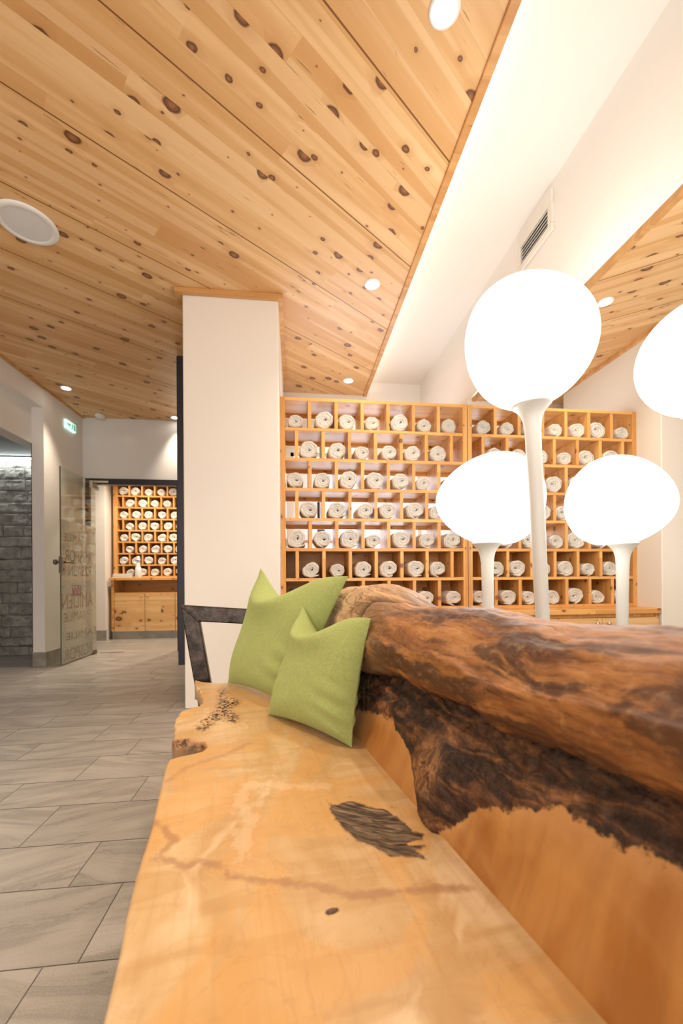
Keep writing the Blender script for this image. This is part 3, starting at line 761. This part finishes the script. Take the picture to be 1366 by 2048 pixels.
# ------------------------------------------------------------------ the log bench
BA = math.radians(10.26)
bench = thing('log_bench', 'live-edge log bench with a massive rough tree-trunk backrest and steel frame', 'bench', (.3875, 0, 0))
bench.rotation_euler = (0, 0, BA)   # local x = across (towards the back), local y = along the bench
ZS = .45
def seg_dist(P, pts, closed=False):
    pts = np.asarray(pts, float); d = np.full(len(P), 1e9); n = len(pts)
    for i in range(n if closed else n - 1):
        a, b = pts[i], pts[(i + 1) % n]; ab = b - a; t = np.clip(((P - a) @ ab) / max(ab @ ab, 1e-9), 0, 1)
        d = np.minimum(d, np.linalg.norm(P - a - t[:, None] * ab, axis=1))
    return d
def signed(P, poly):
    poly = np.asarray(poly, float); inside = np.zeros(len(P), bool); n = len(poly); j = n - 1
    for i in range(n):
        a, b = poly[i], poly[j]
        c = ((a[1] > P[:, 1]) != (b[1] > P[:, 1])) & (P[:, 0] < (b[0] - a[0]) * (P[:, 1] - a[1]) / (b[1] - a[1] + 1e-12) + a[0])
        inside ^= c; j = i
    d = seg_dist(P, poly, True); return np.where(inside, d, -d)
LEFT = [(-.35, -.50), (.555, -.501), (.645, -.503), (.698, -.507), (.779, -.509), (.907, -.505), (1.027, -.508), (1.173, -.511), (1.204, -.508), (1.215, -.49), (1.226, -.445), (1.235, -.425), (1.262, -.428), (1.285, -.45), (1.300, -.492), (1.317, -.507),
        (1.429, -.515), (1.562, -.521), (1.612, -.511), (1.639, -.482), (1.656, -.452), (1.70, -.442), (1.776, -.444), (1.867, -.461), (1.96, -.478), (2.054, -.488)]
RIGHT = [(-.35, .07), (1.93, .07), (1.94, -.10), (1.95, -.30), (1.965, -.39), (2.01, -.448), (2.054, -.484)]
PATCH = [(.895, -.166), (.872, -.16), (.881, -.123), (.851, -.094), (.827, -.063), (.781, -.05), (.75, -.046), (.736, -.029), (.723, -.039), (.726, -.06), (.718, -.07), (.706, -.043), (.699, -.069), (.671, -.054), (.685, -.066), (.698, -.108), (.732, -.128), (.762, -.152), (.798, -.161), (.827, -.168)]
BURL = [(1.874, -.371), (1.814, -.353), (1.733, -.363), (1.688, -.322), (1.64, -.312), (1.585, -.357), (1.501, -.329), (1.444, -.331), (1.477, -.366), (1.478, -.402), (1.401, -.428), (1.426, -.442), (1.505, -.417), (1.593, -.38), (1.706, -.376)]
NOTCH = [(1.22, -.53), (1.217, -.49), (1.228, -.44), (1.26, -.415), (1.295, -.425), (1.335, -.47), (1.35, -.53)]
LINE1 = [(.93, -.508), (.891, -.479), (.851, -.459), (.819, -.478), (.808, -.48), (.795, -.457), (.772, -.435), (.779, -.414), (.762, -.386), (.729, -.366), (.707, -.319), (.692, -.287), (.671, -.242), (.635, -.2), (.62, -.1), (.60, -.02)]
LINE2 = [(1.083, -.496), (1.143, -.462), (1.172, -.409), (1.204, -.352), (1.252, -.302)]
LINE3 = [(.954, -.154), (.983, -.246), (1.007, -.289), (1.009, -.328), (.945, -.341), (.874, -.328), (.823, -.347), (.771, -.343)]
def seat():
    ns, nt = 640, 150; s_ = np.linspace(-.35, 2.054, ns)
    tl = np.interp(s_, *zip(*LEFT)); tr_ = np.interp(s_, *zip(*RIGHT))
    tl = tl + .0025 * np.sin(s_ * 41) * (s_ > 1.3) + .002 * np.sin(s_ * 97) * (s_ > 1.3)
    vs = []; S_ = []; T_ = []
    prof = [(.07, ZS - .085), (.012, ZS - .075), (.002, ZS - .045), (0, ZS - .018), (.0012, ZS - .006), (.005, ZS - .0012)]
    for i in range(ns):
        w = tr_[i] - tl[i]
        for (d, z) in prof:
            d = min(d, w * .4)
            vs.append((tl[i] + d, s_[i], z)); S_.append(s_[i]); T_.append(tl[i] + d)
        for j in range(nt):
            t_ = tl[i] + .010 + (w - .012) * j / (nt - 1) if w > .03 else tl[i] + w * (.3 + .6 * j / (nt - 1))
            vs.append((t_, s_[i], ZS)); S_.append(s_[i]); T_.append(t_)
        vs.append((tr_[i], s_[i], ZS - .004)); S_.append(s_[i]); T_.append(tr_[i])
        vs.append((tr_[i], s_[i], ZS - .085)); S_.append(s_[i]); T_.append(tr_[i])
    m_ = len(prof) + nt + 2
    P = np.stack([S_, T_], 1)
    dp = signed(P, PATCH); db = signed(P, BURL); dn = signed(P, NOTCH)
    dl = seg_dist(P, LINE1); dl2 = seg_dist(P, LINE2); dl3 = seg_dist(P, LINE3); dh = np.linalg.norm((P - [.619, -.2335]) * [1, .55], axis=1)
    V = np.array(vs)
    top = V[:, 2] > ZS - .003
    # hollowed dark patch, rotten hole near the notch, gentle undulation of the sawn face
    nz = np.array([mnoise.noise(Vector((p[0] * 40, p[1] * 40, 0))) for p in P])
    nb = np.array([mnoise.noise(Vector((p[0] * 90, p[1] * 90, 5))) for p in P])
    V[:, 2] -= top * np.clip(dp / .02, 0, 1) * (.003 + .003 * nz)
    V[:, 2] -= top * np.clip((db + .006) / .02, 0, 1) * (.002 + .005 * np.clip(nb, 0, 1))
    V[:, 2] -= (np.clip((dn + .004) / .03, 0, 1) ** .7) * (.012 + .016 * (nz + nb)) * (V[:, 2] > ZS - .05)
    V[:, 2] -= top * np.clip(1 - dh / .005, 0, 1) * .006
    V[:, 2] += top * .0012 * np.sin(P[:, 0] * 5.1 + P[:, 1] * 7)
    fs = []
    for i in range(ns - 1):
        for j in range(m_ - 1):
            a = i * m_ + j; fs.append((a, a + 1, a + m_ + 1, a + m_))
        a = i * m_; fs.append((a + m_ - 1, a, a + m_, a + 2 * m_ - 1))
    fs.append(tuple(range(m_))[::-1]); fs.append(tuple((ns - 1) * m_ + k for k in range(m_)))
    mb = MB(); mb.v = [tuple(p) for p in V]; mb.f = fs; mb.sm = [True] * (len(fs) - 2) + [False, False]
    side = np.clip((ZS - .004 - V[:, 2]) / .02, 0, 1)
    return mb.build('seat', M_seat, bench, uv=P, attrs={'patch': dp, 'burl': db, 'notch': dn, 'line': dl, 'line2': dl2, 'line3': dl3, 'hole': dh, 'side': side}, local=True)
def m_seat():
    t = NT('figured_maple_slab'); uv = t.n('UVMap', uv_map='UVMap').outputs[0]; u, v, _ = t.sep(uv)
    P3 = t.comb(u, v, 0.0)
    warp = t.noise(P3, 3.2, 3, .5)
    def N(su, sv, sc=1.0, det=4, ro=.55, di=0.0, of=0.0):
        return t.noise(t.comb(t.math('ADD', t.math('MULTIPLY', u, su), of), t.math('ADD', t.math('MULTIPLY', v, sv), t.math('MULTIPLY', warp, 1.6))), sc, det, ro, di)
    n1 = N(3.0, 9, 1, 4, .5, .5); n2 = N(26, 7, 1, 3, .5, .7, 4.0); n3 = N(3.5, 4, 1, 3, .5, 1.2, 9.0); n4 = t.noise(P3, 160, 3); n5 = N(2.5, 70, 1, 4, .6, .8, 13.0); n6 = N(6, 6, 1, 5, .6, 2.5, 21.0)
    c = t.mix(t.map(n1, .35, .65), (.67, .475, .26), (.55, .345, .155))
    c = t.mix(t.math('MULTIPLY', t.map(n2, .42, .64), .50), c, (.47, .27, .105))
    c = t.mix(t.math('MULTIPLY', t.map(n3, .50, .60), .62), c, (.64, .345, .115))
    c = t.mix(t.math('MULTIPLY', t.map(n3, .42, .33), .5), c, (.82, .63, .42))
    c = t.mix(t.math('MULTIPLY', t.map(n4, .5, .8), .12), c, (.5, .26, .10))
    c = t.mix(t.math('MULTIPLY', t.map(n5, .50, .68), .22), c, (.42, .235, .09))
    c = t.mix(t.math('MULTIPLY', t.map(t.math('ABSOLUTE', t.math('SUBTRACT', n6, .5)), .020, .002), .16), c, (.36, .19, .08))
    wob = t.math('MULTIPLY', t.math('SUBTRACT', t.noise(P3, 34, 4, .6), .5), .035)
    wob2 = t.math('MULTIPLY', t.math('SUBTRACT', t.noise(P3, 110, 3, .6), .5), .012)
    W2 = t.math('ADD', wob, wob2)
    # one-sided zone lines
    for nm, wd, col, am in (('line', .0125, (.36, .18, .09), .68), ('line2', .016, (.42, .21, .09), .55), ('line3', .030, (.76, .57, .37), .35)):
        d = t.math('ADD', t.attr(nm), t.math('MULTIPLY', W2, .9 if nm != 'line3' else 2.2))
        c = t.mix(t.math('MULTIPLY', t.map(d, wd, 0.0), am), c, col)
    d = t.math('ADD', t.attr('line3'), t.math('MULTIPLY', W2, 2.0))
    c = t.mix(t.math('MULTIPLY', t.map(t.math('ABSOLUTE', t.math('SUBTRACT', d, .02)), .010, .0), .40), c, (.56, .28, .10))
    # burl: black flecks in golden eyes
    b = t.math('ADD', t.attr('burl'), t.math('MULTIPLY', wob, 1.3))
    halo = t.map(b, -.040, .0)
    c = t.mix(t.math('MULTIPLY', halo, .45), c, (.62, .33, .10))
    fl = t.noise(P3, 42, 5, .62, 1.8)
    c = t.mix(t.math('MULTIPLY', t.map(b, -.022, .004), t.map(fl, .485, .52)), c, (.030, .022, .016))
    c = t.mix(t.math('MULTIPLY', t.map(b, -.035, .004), t.math('MULTIPLY', t.map(t.noise(P3, 60, 3, .6, 2.), .52, .60), .6)), c, (.24, .12, .04))
    # rotten hole at the live edge
    nn = t.math('ADD', t.attr('notch'), t.math('MULTIPLY', W2, .7))
    nc = t.mix(t.map(fl, .42, .62), (.022, .008, .004), (.34, .14, .035))
    c = t.mix(t.map(nn, -.004, .004), c, nc)
    c = t.mix(t.math('MULTIPLY', t.map(t.math('ABSOLUTE', nn), .010, .0), .6), c, (.30, .13, .04))
    # bark inclusion in the middle, grey brown with curved fibres
    pd = t.math('ADD', t.attr('patch'), t.math('MULTIPLY', W2, .55))
    fib = t.noise(t.comb(t.math('MULTIPLY', t.math('ADD', u, t.math('MULTIPLY', v, .65)), 150), t.math('MULTIPLY', v, 26)), 1, 4, .6, .9)
    pc = t.ramp(fib, [(.36, (.022, .013, .008)), (.48, (.10, .062, .038)), (.58, (.20, .135, .085)), (.72, (.42, .27, .13))])
    c = t.mix(t.map(pd, -.0015, .0015), c, pc)
    c = t.mix(t.math('MULTIPLY', t.map(t.math('ABSOLUTE', pd), .005, .0), .55), c, (.10, .055, .03))
    dots = t.math('MULTIPLY', t.map(t.attr('patch'), -.035, -.004), t.map(t.noise(P3, 75, 2, .5), .66, .70))
    c = t.mix(t.math('MULTIPLY', dots, .7), c, (.14, .08, .04))
    c = t.mix(t.map(t.math('ADD', t.attr('hole'), t.math('MULTIPLY', W2, .15)), .0065, .0045), c, (.10, .04, .015))
    c = t.mix(t.math('MULTIPLY', t.attr('side'), .75), c, t.mix(t.noise(t.comb(t.math('MULTIPLY', u, 30), v), 1, 4), (.30, .17, .09), (.50, .31, .17)))
    pm = t.map(pd, -.0015, .0015)
    h = t.math('ADD', t.math('MULTIPLY', fib, t.math('MULTIPLY', pm, 1.5)), t.math('MULTIPLY', n4, .12))
    rough = t.math('ADD', .36, t.math('MULTIPLY', pm, .3))
    return t.end(t.bsdf(c, rough, 0, t.bump(h, .5, .004), .4))
M_seat = m_seat()
seat()

# contours along the bench (s) of the trunk: sawn-face/bark line, trunk underside, crest
ZBK = [(-.3, .64), (.34, .626), (.39, .616), (.43, .606), (.46, .60), (.50, .602), (.53, .597), (.58, .565), (.62, .55), (.652, .537), (.673, .509), (.703, .475), (.735, .440), (.765, .436), (.785, .442), (.80, .455), (.84, .49), (.88, .51), (.91, .525), (.963, .539), (1.02, .556), (1.09, .548), (1.23, .515), (1.62, .50)]
ZLB = [(-.3, .70), (.356, .70), (.45, .69), (.52, .684), (.626, .668), (.68, .684), (.774, .679), (.875, .667), (1.0, .671), (1.1, .655), (1.24, .634), (1.37, .612), (1.62, .60)]
ZCR = [(-.3, .86), (.42, .852), (.49, .846), (.585, .838), (.67, .840), (.75, .847), (.89, .842), (1.0, .836), (1.07, .838), (1.12, .852), (1.18, .872), (1.28, .889), (1.47, .889), (1.56, .882), (1.60, .868), (1.625, .85)]
def backrest():
    ns, nv = 560, 170; s_ = np.linspace(-.35, 1.625, ns)
    zb = np.interp(s_, *zip(*ZBK)); zl = np.interp(s_, *zip(*ZLB)); zc = np.interp(s_, *zip(*ZCR))
    lum = np.array([mnoise.noise(Vector((x * 3.1, 2.2, 0))) for x in s_]); lum2 = np.array([mnoise.noise(Vector((x * 4.3, 8.2, 3))) for x in s_])
    fat = 1 + 0 * s_; endt = np.clip((s_ - 1.585) / .04, 0, 1) ** 2
    o = np.ones(ns)
    cp = [(0 * o, .395 * o), (0 * o, .45 * o), (.020 * o, .50 * o), (.034 * o, .555 * o), (.050 + .01 * lum, .60 * o), (.082 + .012 * lum2, .5 * (zl + .62) + .004),
          (.082 * o, zl + .002), (.046 * o, zl + .002), (.016 + .006 * lum, zl + .030), (.002 + .008 * lum2, zl + .075), (.012 + .008 * lum, .45 * zl + .55 * zc), (.045 + .006 * lum2, zc - .030), (.095 * o, zc - .004), (.150 * o, zc), (.21 + .01 * lum, zc - .02),
          (.262 + .015 * lum2, zc - .09), (.272 * o, zc - .19), (.24 * o, .60 * o), (.17 * o, .50 * o), (.14 * o, .395 * o)]
    cp = np.array([[np.broadcast_to(a, (ns,)), np.broadcast_to(b, (ns,))] for a, b in cp])   # K,2,ns
    K = len(cp); tt = np.linspace(0, K - 1.0001, nv); seg = tt.astype(int); f = (tt - seg)[:, None, None]
    p0 = cp[np.maximum(seg - 1, 0)]; p1 = cp[seg]; p2 = cp[seg + 1]; p3 = cp[np.minimum(seg + 2, K - 1)]
    Q = .5 * (2 * p1 + (p2 - p0) * f + (2 * p0 - 5 * p1 + 4 * p2 - p3) * f ** 2 + (3 * p1 - p0 - 3 * p2 + p3) * f ** 3)  # nv,2,ns
    Tt = Q[:, 0, :].T; Z = Q[:, 1, :].T                                                                       # ns,nv
    # far end rounds off
    ct, cz = .14, .74; k = (1 - .10 * endt)[:, None]
    lg = np.clip((np.arange(nv) / nv * K - 5.5) / 1.5, 0, 1)[None, :] * np.clip((17.5 - np.arange(nv) / nv * K) / 1.5, 0, 1)[None, :]
    Tt = Tt * (1 - lg) + lg * (ct + (Tt - ct) * k); Z = Z * (1 - lg) + lg * (cz + (Z - cz) * k)
    Sg = np.broadcast_to(s_[:, None], Tt.shape)
    # normals in the section plane
    dT = np.gradient(Tt, axis=1); dZ = np.gradient(Z, axis=1); L = np.sqrt(dT ** 2 + dZ ** 2) + 1e-9
    nx, nzv = -dZ / L, dT / L
    arc = np.cumsum(L, axis=1)
    kk_ = np.arange(nv) / (nv - 1) * (K - 1)
    dark = np.broadcast_to(Z, Z.shape) - zb[:, None]                # above the sawn-face line
    ulog = np.broadcast_to(kk_[None, :], Z.shape) - 6.6             # >0 on the trunk
    flatS, flatA, flatZ = Sg.ravel(), arc.ravel(), Z.ravel()
    low = np.array([mnoise.fractal(Vector((a * 4.5, b * 11, 1.0)), 1, 2, 4) for a, b in zip(flatS, flatA)]).reshape(Z.shape)
    hi = np.array([mnoise.fractal(Vector((a * 16, b * 55, 4.0)), 1, 2, 4) for a, b in zip(flatS, flatA)]).reshape(Z.shape)
    rough = np.array([mnoise.fractal(Vector((a * 34, b * 44, 9.0)), 1, 2, 4) for a, b in zip(flatS, flatA)]).reshape(Z.shape)
    lm = np.clip(ulog / .6, 0, 1) * (kk_[None, :] < 17); dm = np.clip(dark / .012, 0, 1) * (1 - np.clip(ulog / .6, 0, 1)) * (kk_[None, :] < 8)
    D = lm * (.0065 * low + .0032 * hi) + dm * (.006 + .010 * low + .006 * rough)
    knob = np.exp(-((Sg - .800) / .060) ** 2 - ((Z - .535) / .070) ** 2) * (kk_[None, :] < 6)
    D = D + .022 * knob * np.clip(dark / .02 + .6, 0, 1)
    # crease over the hump at the far end
    cr = np.exp(-(((Sg - 1.10 - .25 * np.clip((12.4 - kk_[None, :]) / 4, -1, 1)) / .012) ** 2)) * lm * (kk_[None, :] > 9.5)
    D = D - .010 * cr
    Tt = Tt + nx * D * 1.0; Z = Z + nzv * D
    V = np.stack([Tt, Sg, Z], 2).reshape(-1, 3)
    fs = []
    for i in range(ns - 1):
        b_ = i * nv
        fs += [(b_ + j, b_ + nv + j, b_ + nv + j + 1, b_ + j + 1) for j in range(nv - 1)]
        fs.append((b_ + nv - 1, b_ + 2 * nv - 1, b_ + nv, b_))
    nsm = len(fs)
    # end faces
    fs.append(tuple(range(nv))); fs.append(tuple((ns - 1) * nv + k for k in range(nv))[::-1])
    mb = MB(); mb.v = [tuple(p) for p in V]; mb.f = fs; mb.sm = [True] * nsm + [False] * 2
    return mb.build('backrest', M_back, bench, uv=np.stack([flatS, flatA], 1), attrs={'dark': dark.ravel(), 'ulog': ulog.ravel(), 'crease': cr.ravel(), 'knob': knob.ravel()}, local=True)
def m_back():
    t = NT('old_trunk_wood'); uv = t.n('UVMap', uv_map='UVMap').outputs[0]; u, v, _ = t.sep(uv); P3 = t.comb(u, v, 0.0)
    warp = t.math('MULTIPLY', t.noise(P3, 7, 3, .5), .055)
    vw = t.math('ADD', v, warp)
    def N(su, sv, det=4, ro=.6, di=0.0, of=0.0, ww=True):
        return t.noise(t.comb(t.math('ADD', t.math('MULTIPLY', u, su), of), t.math('MULTIPLY', vw if ww else v, sv)), 1, det, ro, di)
    # sawn lower face
    a1 = N(14, 4, 4, .5, .4, 3.0, False); a2 = N(45, 3, 3, .5, .6, 7.0); a3 = N(3, 5, 3, .5, 1.0, 1.0)
    lo = t.mix(t.map(a1, .35, .65), (.48, .215, .055), (.34, .125, .022))
    lo = t.mix(t.math('MULTIPLY', t.map(a3, .42, .62), .6), lo, (.54, .275, .09))
    lo = t.mix(t.math('MULTIPLY', t.map(a2, .45, .7), .3), lo, (.28, .115, .03))
    # trunk
    b1 = N(4.2, 24, 6, .66, .35, 0.0); b2 = N(8, 80, 5, .7, .3, 5.0); b3 = N(3.2, 13, 6, .68, .5, 11.0); b4 = t.noise(P3, 60, 5, .7)
    b3 = t.math('ADD', b3, t.map(t.attr('ulog'), 4.0, 1.0, 0.0, .055))
    lg = t.ramp(b1, [(.30, (.075, .026, .009)), (.43, (.215, .08, .022)), (.56, (.37, .155, .045)), (.74, (.52, .26, .09))])
    lg = t.mix(t.math('MULTIPLY', t.map(b3, .49, .57), .88), lg, (.070, .026, .012))
    lg = t.mix(t.math('MULTIPLY', t.map(b2, .53, .64), .65), lg, (.07, .028, .014))
    lg = t.mix(t.math('MULTIPLY', t.map(b4, .50, .72), .28), lg, (.60, .36, .17))
    far = t.map(u, .95, 1.40)
    fcol = t.mix(t.map(b1, .35, .6), (.50, .29, .14), (.72, .50, .29))
    fcol = t.mix(t.math('MULTIPLY', t.map(t.math('ABSOLUTE', t.math('SUBTRACT', b3, .5)), .028, .004), .75), fcol, (.10, .055, .03))
    fcol = t.mix(t.math('MULTIPLY', t.map(b2, .60, .72), .6), fcol, (.13, .07, .04))
    lg = t.mix(t.math('MULTIPLY', far, .85), lg, fcol)
    lg = t.mix(t.math('MULTIPLY', t.attr('crease'), .8), lg, (.05, .025, .015))
    # dark weathered hollow
    d1 = N(7, 26, 5, .65, 1.6, 2.0); d2 = t.noise(P3, 48, 4, .65, 1.0)
    dk = t.ramp(d1, [(.34, (.014, .007, .005)), (.47, (.050, .021, .011)), (.57, (.15, .060, .022)), (.70, (.32, .14, .05))])
    dk = t.mix(t.math('MULTIPLY', t.map(d2, .46, .62), .5), dk, (.022, .012, .008))
    ringd = t.noise(t.comb(t.math('MULTIPLY', u, 60), t.math('MULTIPLY', v, 30)), 1, 5, .6, 2.2)
    kcol = t.mix(t.map(ringd, .38, .62), (.10, .04, .016), (.36, .17, .065))
    dk = t.mix(t.math('MULTIPLY', t.map(t.attr('knob'), .30, .75), .85), dk, kcol)
    wob = t.math('MULTIPLY', t.math('SUBTRACT', t.noise(P3, 30, 5, .7), .5), .055)
    dm = t.map(t.math('ADD', t.attr('dark'), wob), -.003, .003)
    hal = t.map(t.math('ADD', t.attr('dark'), wob), -.035, .0)
    lo = t.mix(t.math('MULTIPLY', hal, .35), lo, (.60, .32, .12))
    um = t.map(t.math('ADD', t.attr('ulog'), t.math('MULTIPLY', t.math('SUBTRACT', t.noise(P3, 18, 4, .6), .5), 2.6)), .0, .9)
    c = t.mix(dm, lo, dk); c = t.mix(um, c, lg)
    h = t.math('ADD', t.math('MULTIPLY', b1, .6), t.math('ADD', t.math('MULTIPLY', b2, .5), t.math('MULTIPLY', b4, .25)))
    h = t.mix(um, t.mix(dm, 0.5, t.math('MULTIPLY', t.math('ADD', d1, d2), 1.1)), h)
    return t.end(t.bsdf(c, t.math('ADD', .42, t.math('MULTIPLY', dm, .1)), 0, t.bump(h, .55, .012), .4))
M_back = m_back()
backrest()

def arm():
    """bent flat steel frame at the far end: post, mitred corner, rail to the trunk"""
    mb = MB()
    A = Vector((-.43, 2.075, .30)); Bc = Vector((-.505, 2.10, .755)); C_ = Vector((.16, 2.03, .70))
    w = .036; th = .022
    d1 = (Bc - A).normalized(); d2 = (C_ - Bc).normalized(); nrm = d1.cross(d2).normalized()
    n1 = nrm.cross(d1).normalized(); n2 = nrm.cross(d2).normalized()
    def ring(p, off): return [p + off * w + nrm * th, p - off * w + nrm * th, p - off * w - nrm * th, p + off * w - nrm * th]
    bis = (n1 + n2).normalized(); bis = bis / bis.dot(n1)
    R1, R2, R3 = ring(A, n1), ring(Bc, bis), ring(C_, n2)
    vs = [tuple(p) for p in R1 + R2 + R3]
    fs = [(3, 2, 1, 0), (8, 9, 10, 11)]
    for o in (0, 4):
        for k in range(4): fs.append((o + k, o + (k + 1) % 4, o + 4 + (k + 1) % 4, o + 4 + k))
    mb.add(vs, fs); o = mb.build('armrest', M_steel, bench, local=True)
    bv = o.modifiers.new('bevel', 'BEVEL'); bv.width = .006; bv.segments = 3; bv.limit_method = 'ANGLE'
    wl_ = MB(); p0 = Bc + bis * w - nrm * (th + .001); p1 = Bc - bis * w - nrm * (th + .001)
    wl_.tube([p0 + (p1 - p0) * (k / 12) for k in range(13)], [.005 + .0015 * math.sin(k * 2.1) for k in range(13)], 8).build('weld_seam', M_steel, o, local=True)
    base = MB()
    for s0 in (.10, 1.80):
        base.box(-.36, .16, s0 - .04, s0 + .04, 0, .012); base.box(-.30, -.24, s0 - .03, s0 + .03, .012, ZS - .087); base.box(.06, .12, s0 - .03, s0 + .03, .012, ZS - .087)
    base.box(-.44, -.36, 1.90, 2.10, .29, .33); base.box(-.36, .12, 1.86, 1.93, .33, ZS - .087)
    base.build('base_frame', M_steel, bench, local=True)
arm()

# ------------------------------------------------------------------ green wool cushions
def pillow(name, BL, BR, TR_, TL, T_, chop, cu, label, side, sag=.0, tipL=0, tipR=0):
    BL, BR, TR_, TL = map(Vector, (BL, BR, TR_, TL)); n = 64
    ctr = (BL + BR + TR_ + TL) / 4
    nrm = ((BR - BL).cross(TL - BL)).normalized()
    if nrm.dot(Vector((0, 0, .913)) - ctr) < 0: nrm = -nrm
    up = ((TL - BL) + (TR_ - BR)).normalized(); ri = (BR - BL).normalized()
    vs = []; idx = {}; fs = []
    def P(u, v, sg):
        a, b = 2 * u - 1, 2 * v - 1
        base = BL * (1 - u) * (1 - v) + BR * u * (1 - v) + TR_ * u * v + TL * (1 - u) * v
        W_ = (BR - BL).length
        # edges bow inward between the corner points
        base = base - ri * a * (1 - b * b) * .030 * W_ * 1.1
        base = base - up * (b * (1 - a * a) * .035 * W_ if b < 0 else b * (1 - a * a) * .02 * W_)
        g_ = math.exp(-((u - cu) / .27) ** 2)
        vv = max(0, (v - .35) / .65)
        base = base - up * chop * g_ * vv ** 2.2 * (1.0 if sg else 1.0)
        prof = (max(0, 1 - a ** 4) ** .75) * (max(0, 1 - abs(b) ** 3.2) ** .62)
        h = T_ * prof * (1 - .18 * b)
        h *= 1 + .75 * g_ * math.exp(-((v - .82) / .16) ** 2)
        valley = g_ * math.exp(-((v - 1.0) / .10) ** 2)
        w = mnoise.noise(Vector((u * 3.1 + side, v * 3.3, side * 3 + sg))) * .10 + mnoise.noise(Vector((u * 8 + side, v * 8, side + sg))) * .035
        # puckers near the lower right corner
        pk = math.exp(-(((u - 1) / .22) ** 2 + ((v - .22) / .2) ** 2)) * math.sin(v * 42 + u * 6) * .012
        h = h * (1 + w) + pk * prof ** .5
        q_ = base + nrm * (h if sg > 0 else -h * .85)
        return q_
    for sg in (1, -1):
        for i in range(n + 1):
            for j in range(n + 1):
                e = i in (0, n) or j in (0, n)
                if sg < 0 and e: idx[sg, i, j] = idx[1, i, j]; continue
                # denser sampling near seams
                u = .5 - .5 * math.cos(PI * i / n); v = .5 - .5 * math.cos(PI * j / n)
                idx[sg, i, j] = len(vs); vs.append(P(u, v, sg))
        for i in range(n):
            for j in range(n):
                q_ = (idx[sg, i, j], idx[sg, i + 1, j], idx[sg, i + 1, j + 1], idx[sg, i, j + 1]); fs.append(q_ if sg > 0 else q_[::-1])
    zmin = min(v.z for v in vs)
    lift = ZS + .002 - zmin
    for v in vs: v.z = v.z + (lift if lift > 0 else 0)
    loc = Vector((ctr.x, ctr.y, ZS))
    mb = MB(); mb.add([v - loc for v in vs], fs, True)
    o = mb.build(name, M_wool); o.location = loc
    return tag(o, label, 'cushion')
pillow('cushion', (-.095, 1.412, .452), (.150, 1.105, .452), (.203, 1.09, .805), (.028, 1.480, .832), .066, .090, .37, 'small green wool cushion in front, leaning on the log backrest', 1.7)
pillow('cushion', (-.300, 1.862, .452), (-.012, 1.465, .455), (.183, 1.40, .92), (-.150, 1.880, .975), .070, .115, .38, 'larger green wool cushion behind the small one, by the steel armrest', 6.3)
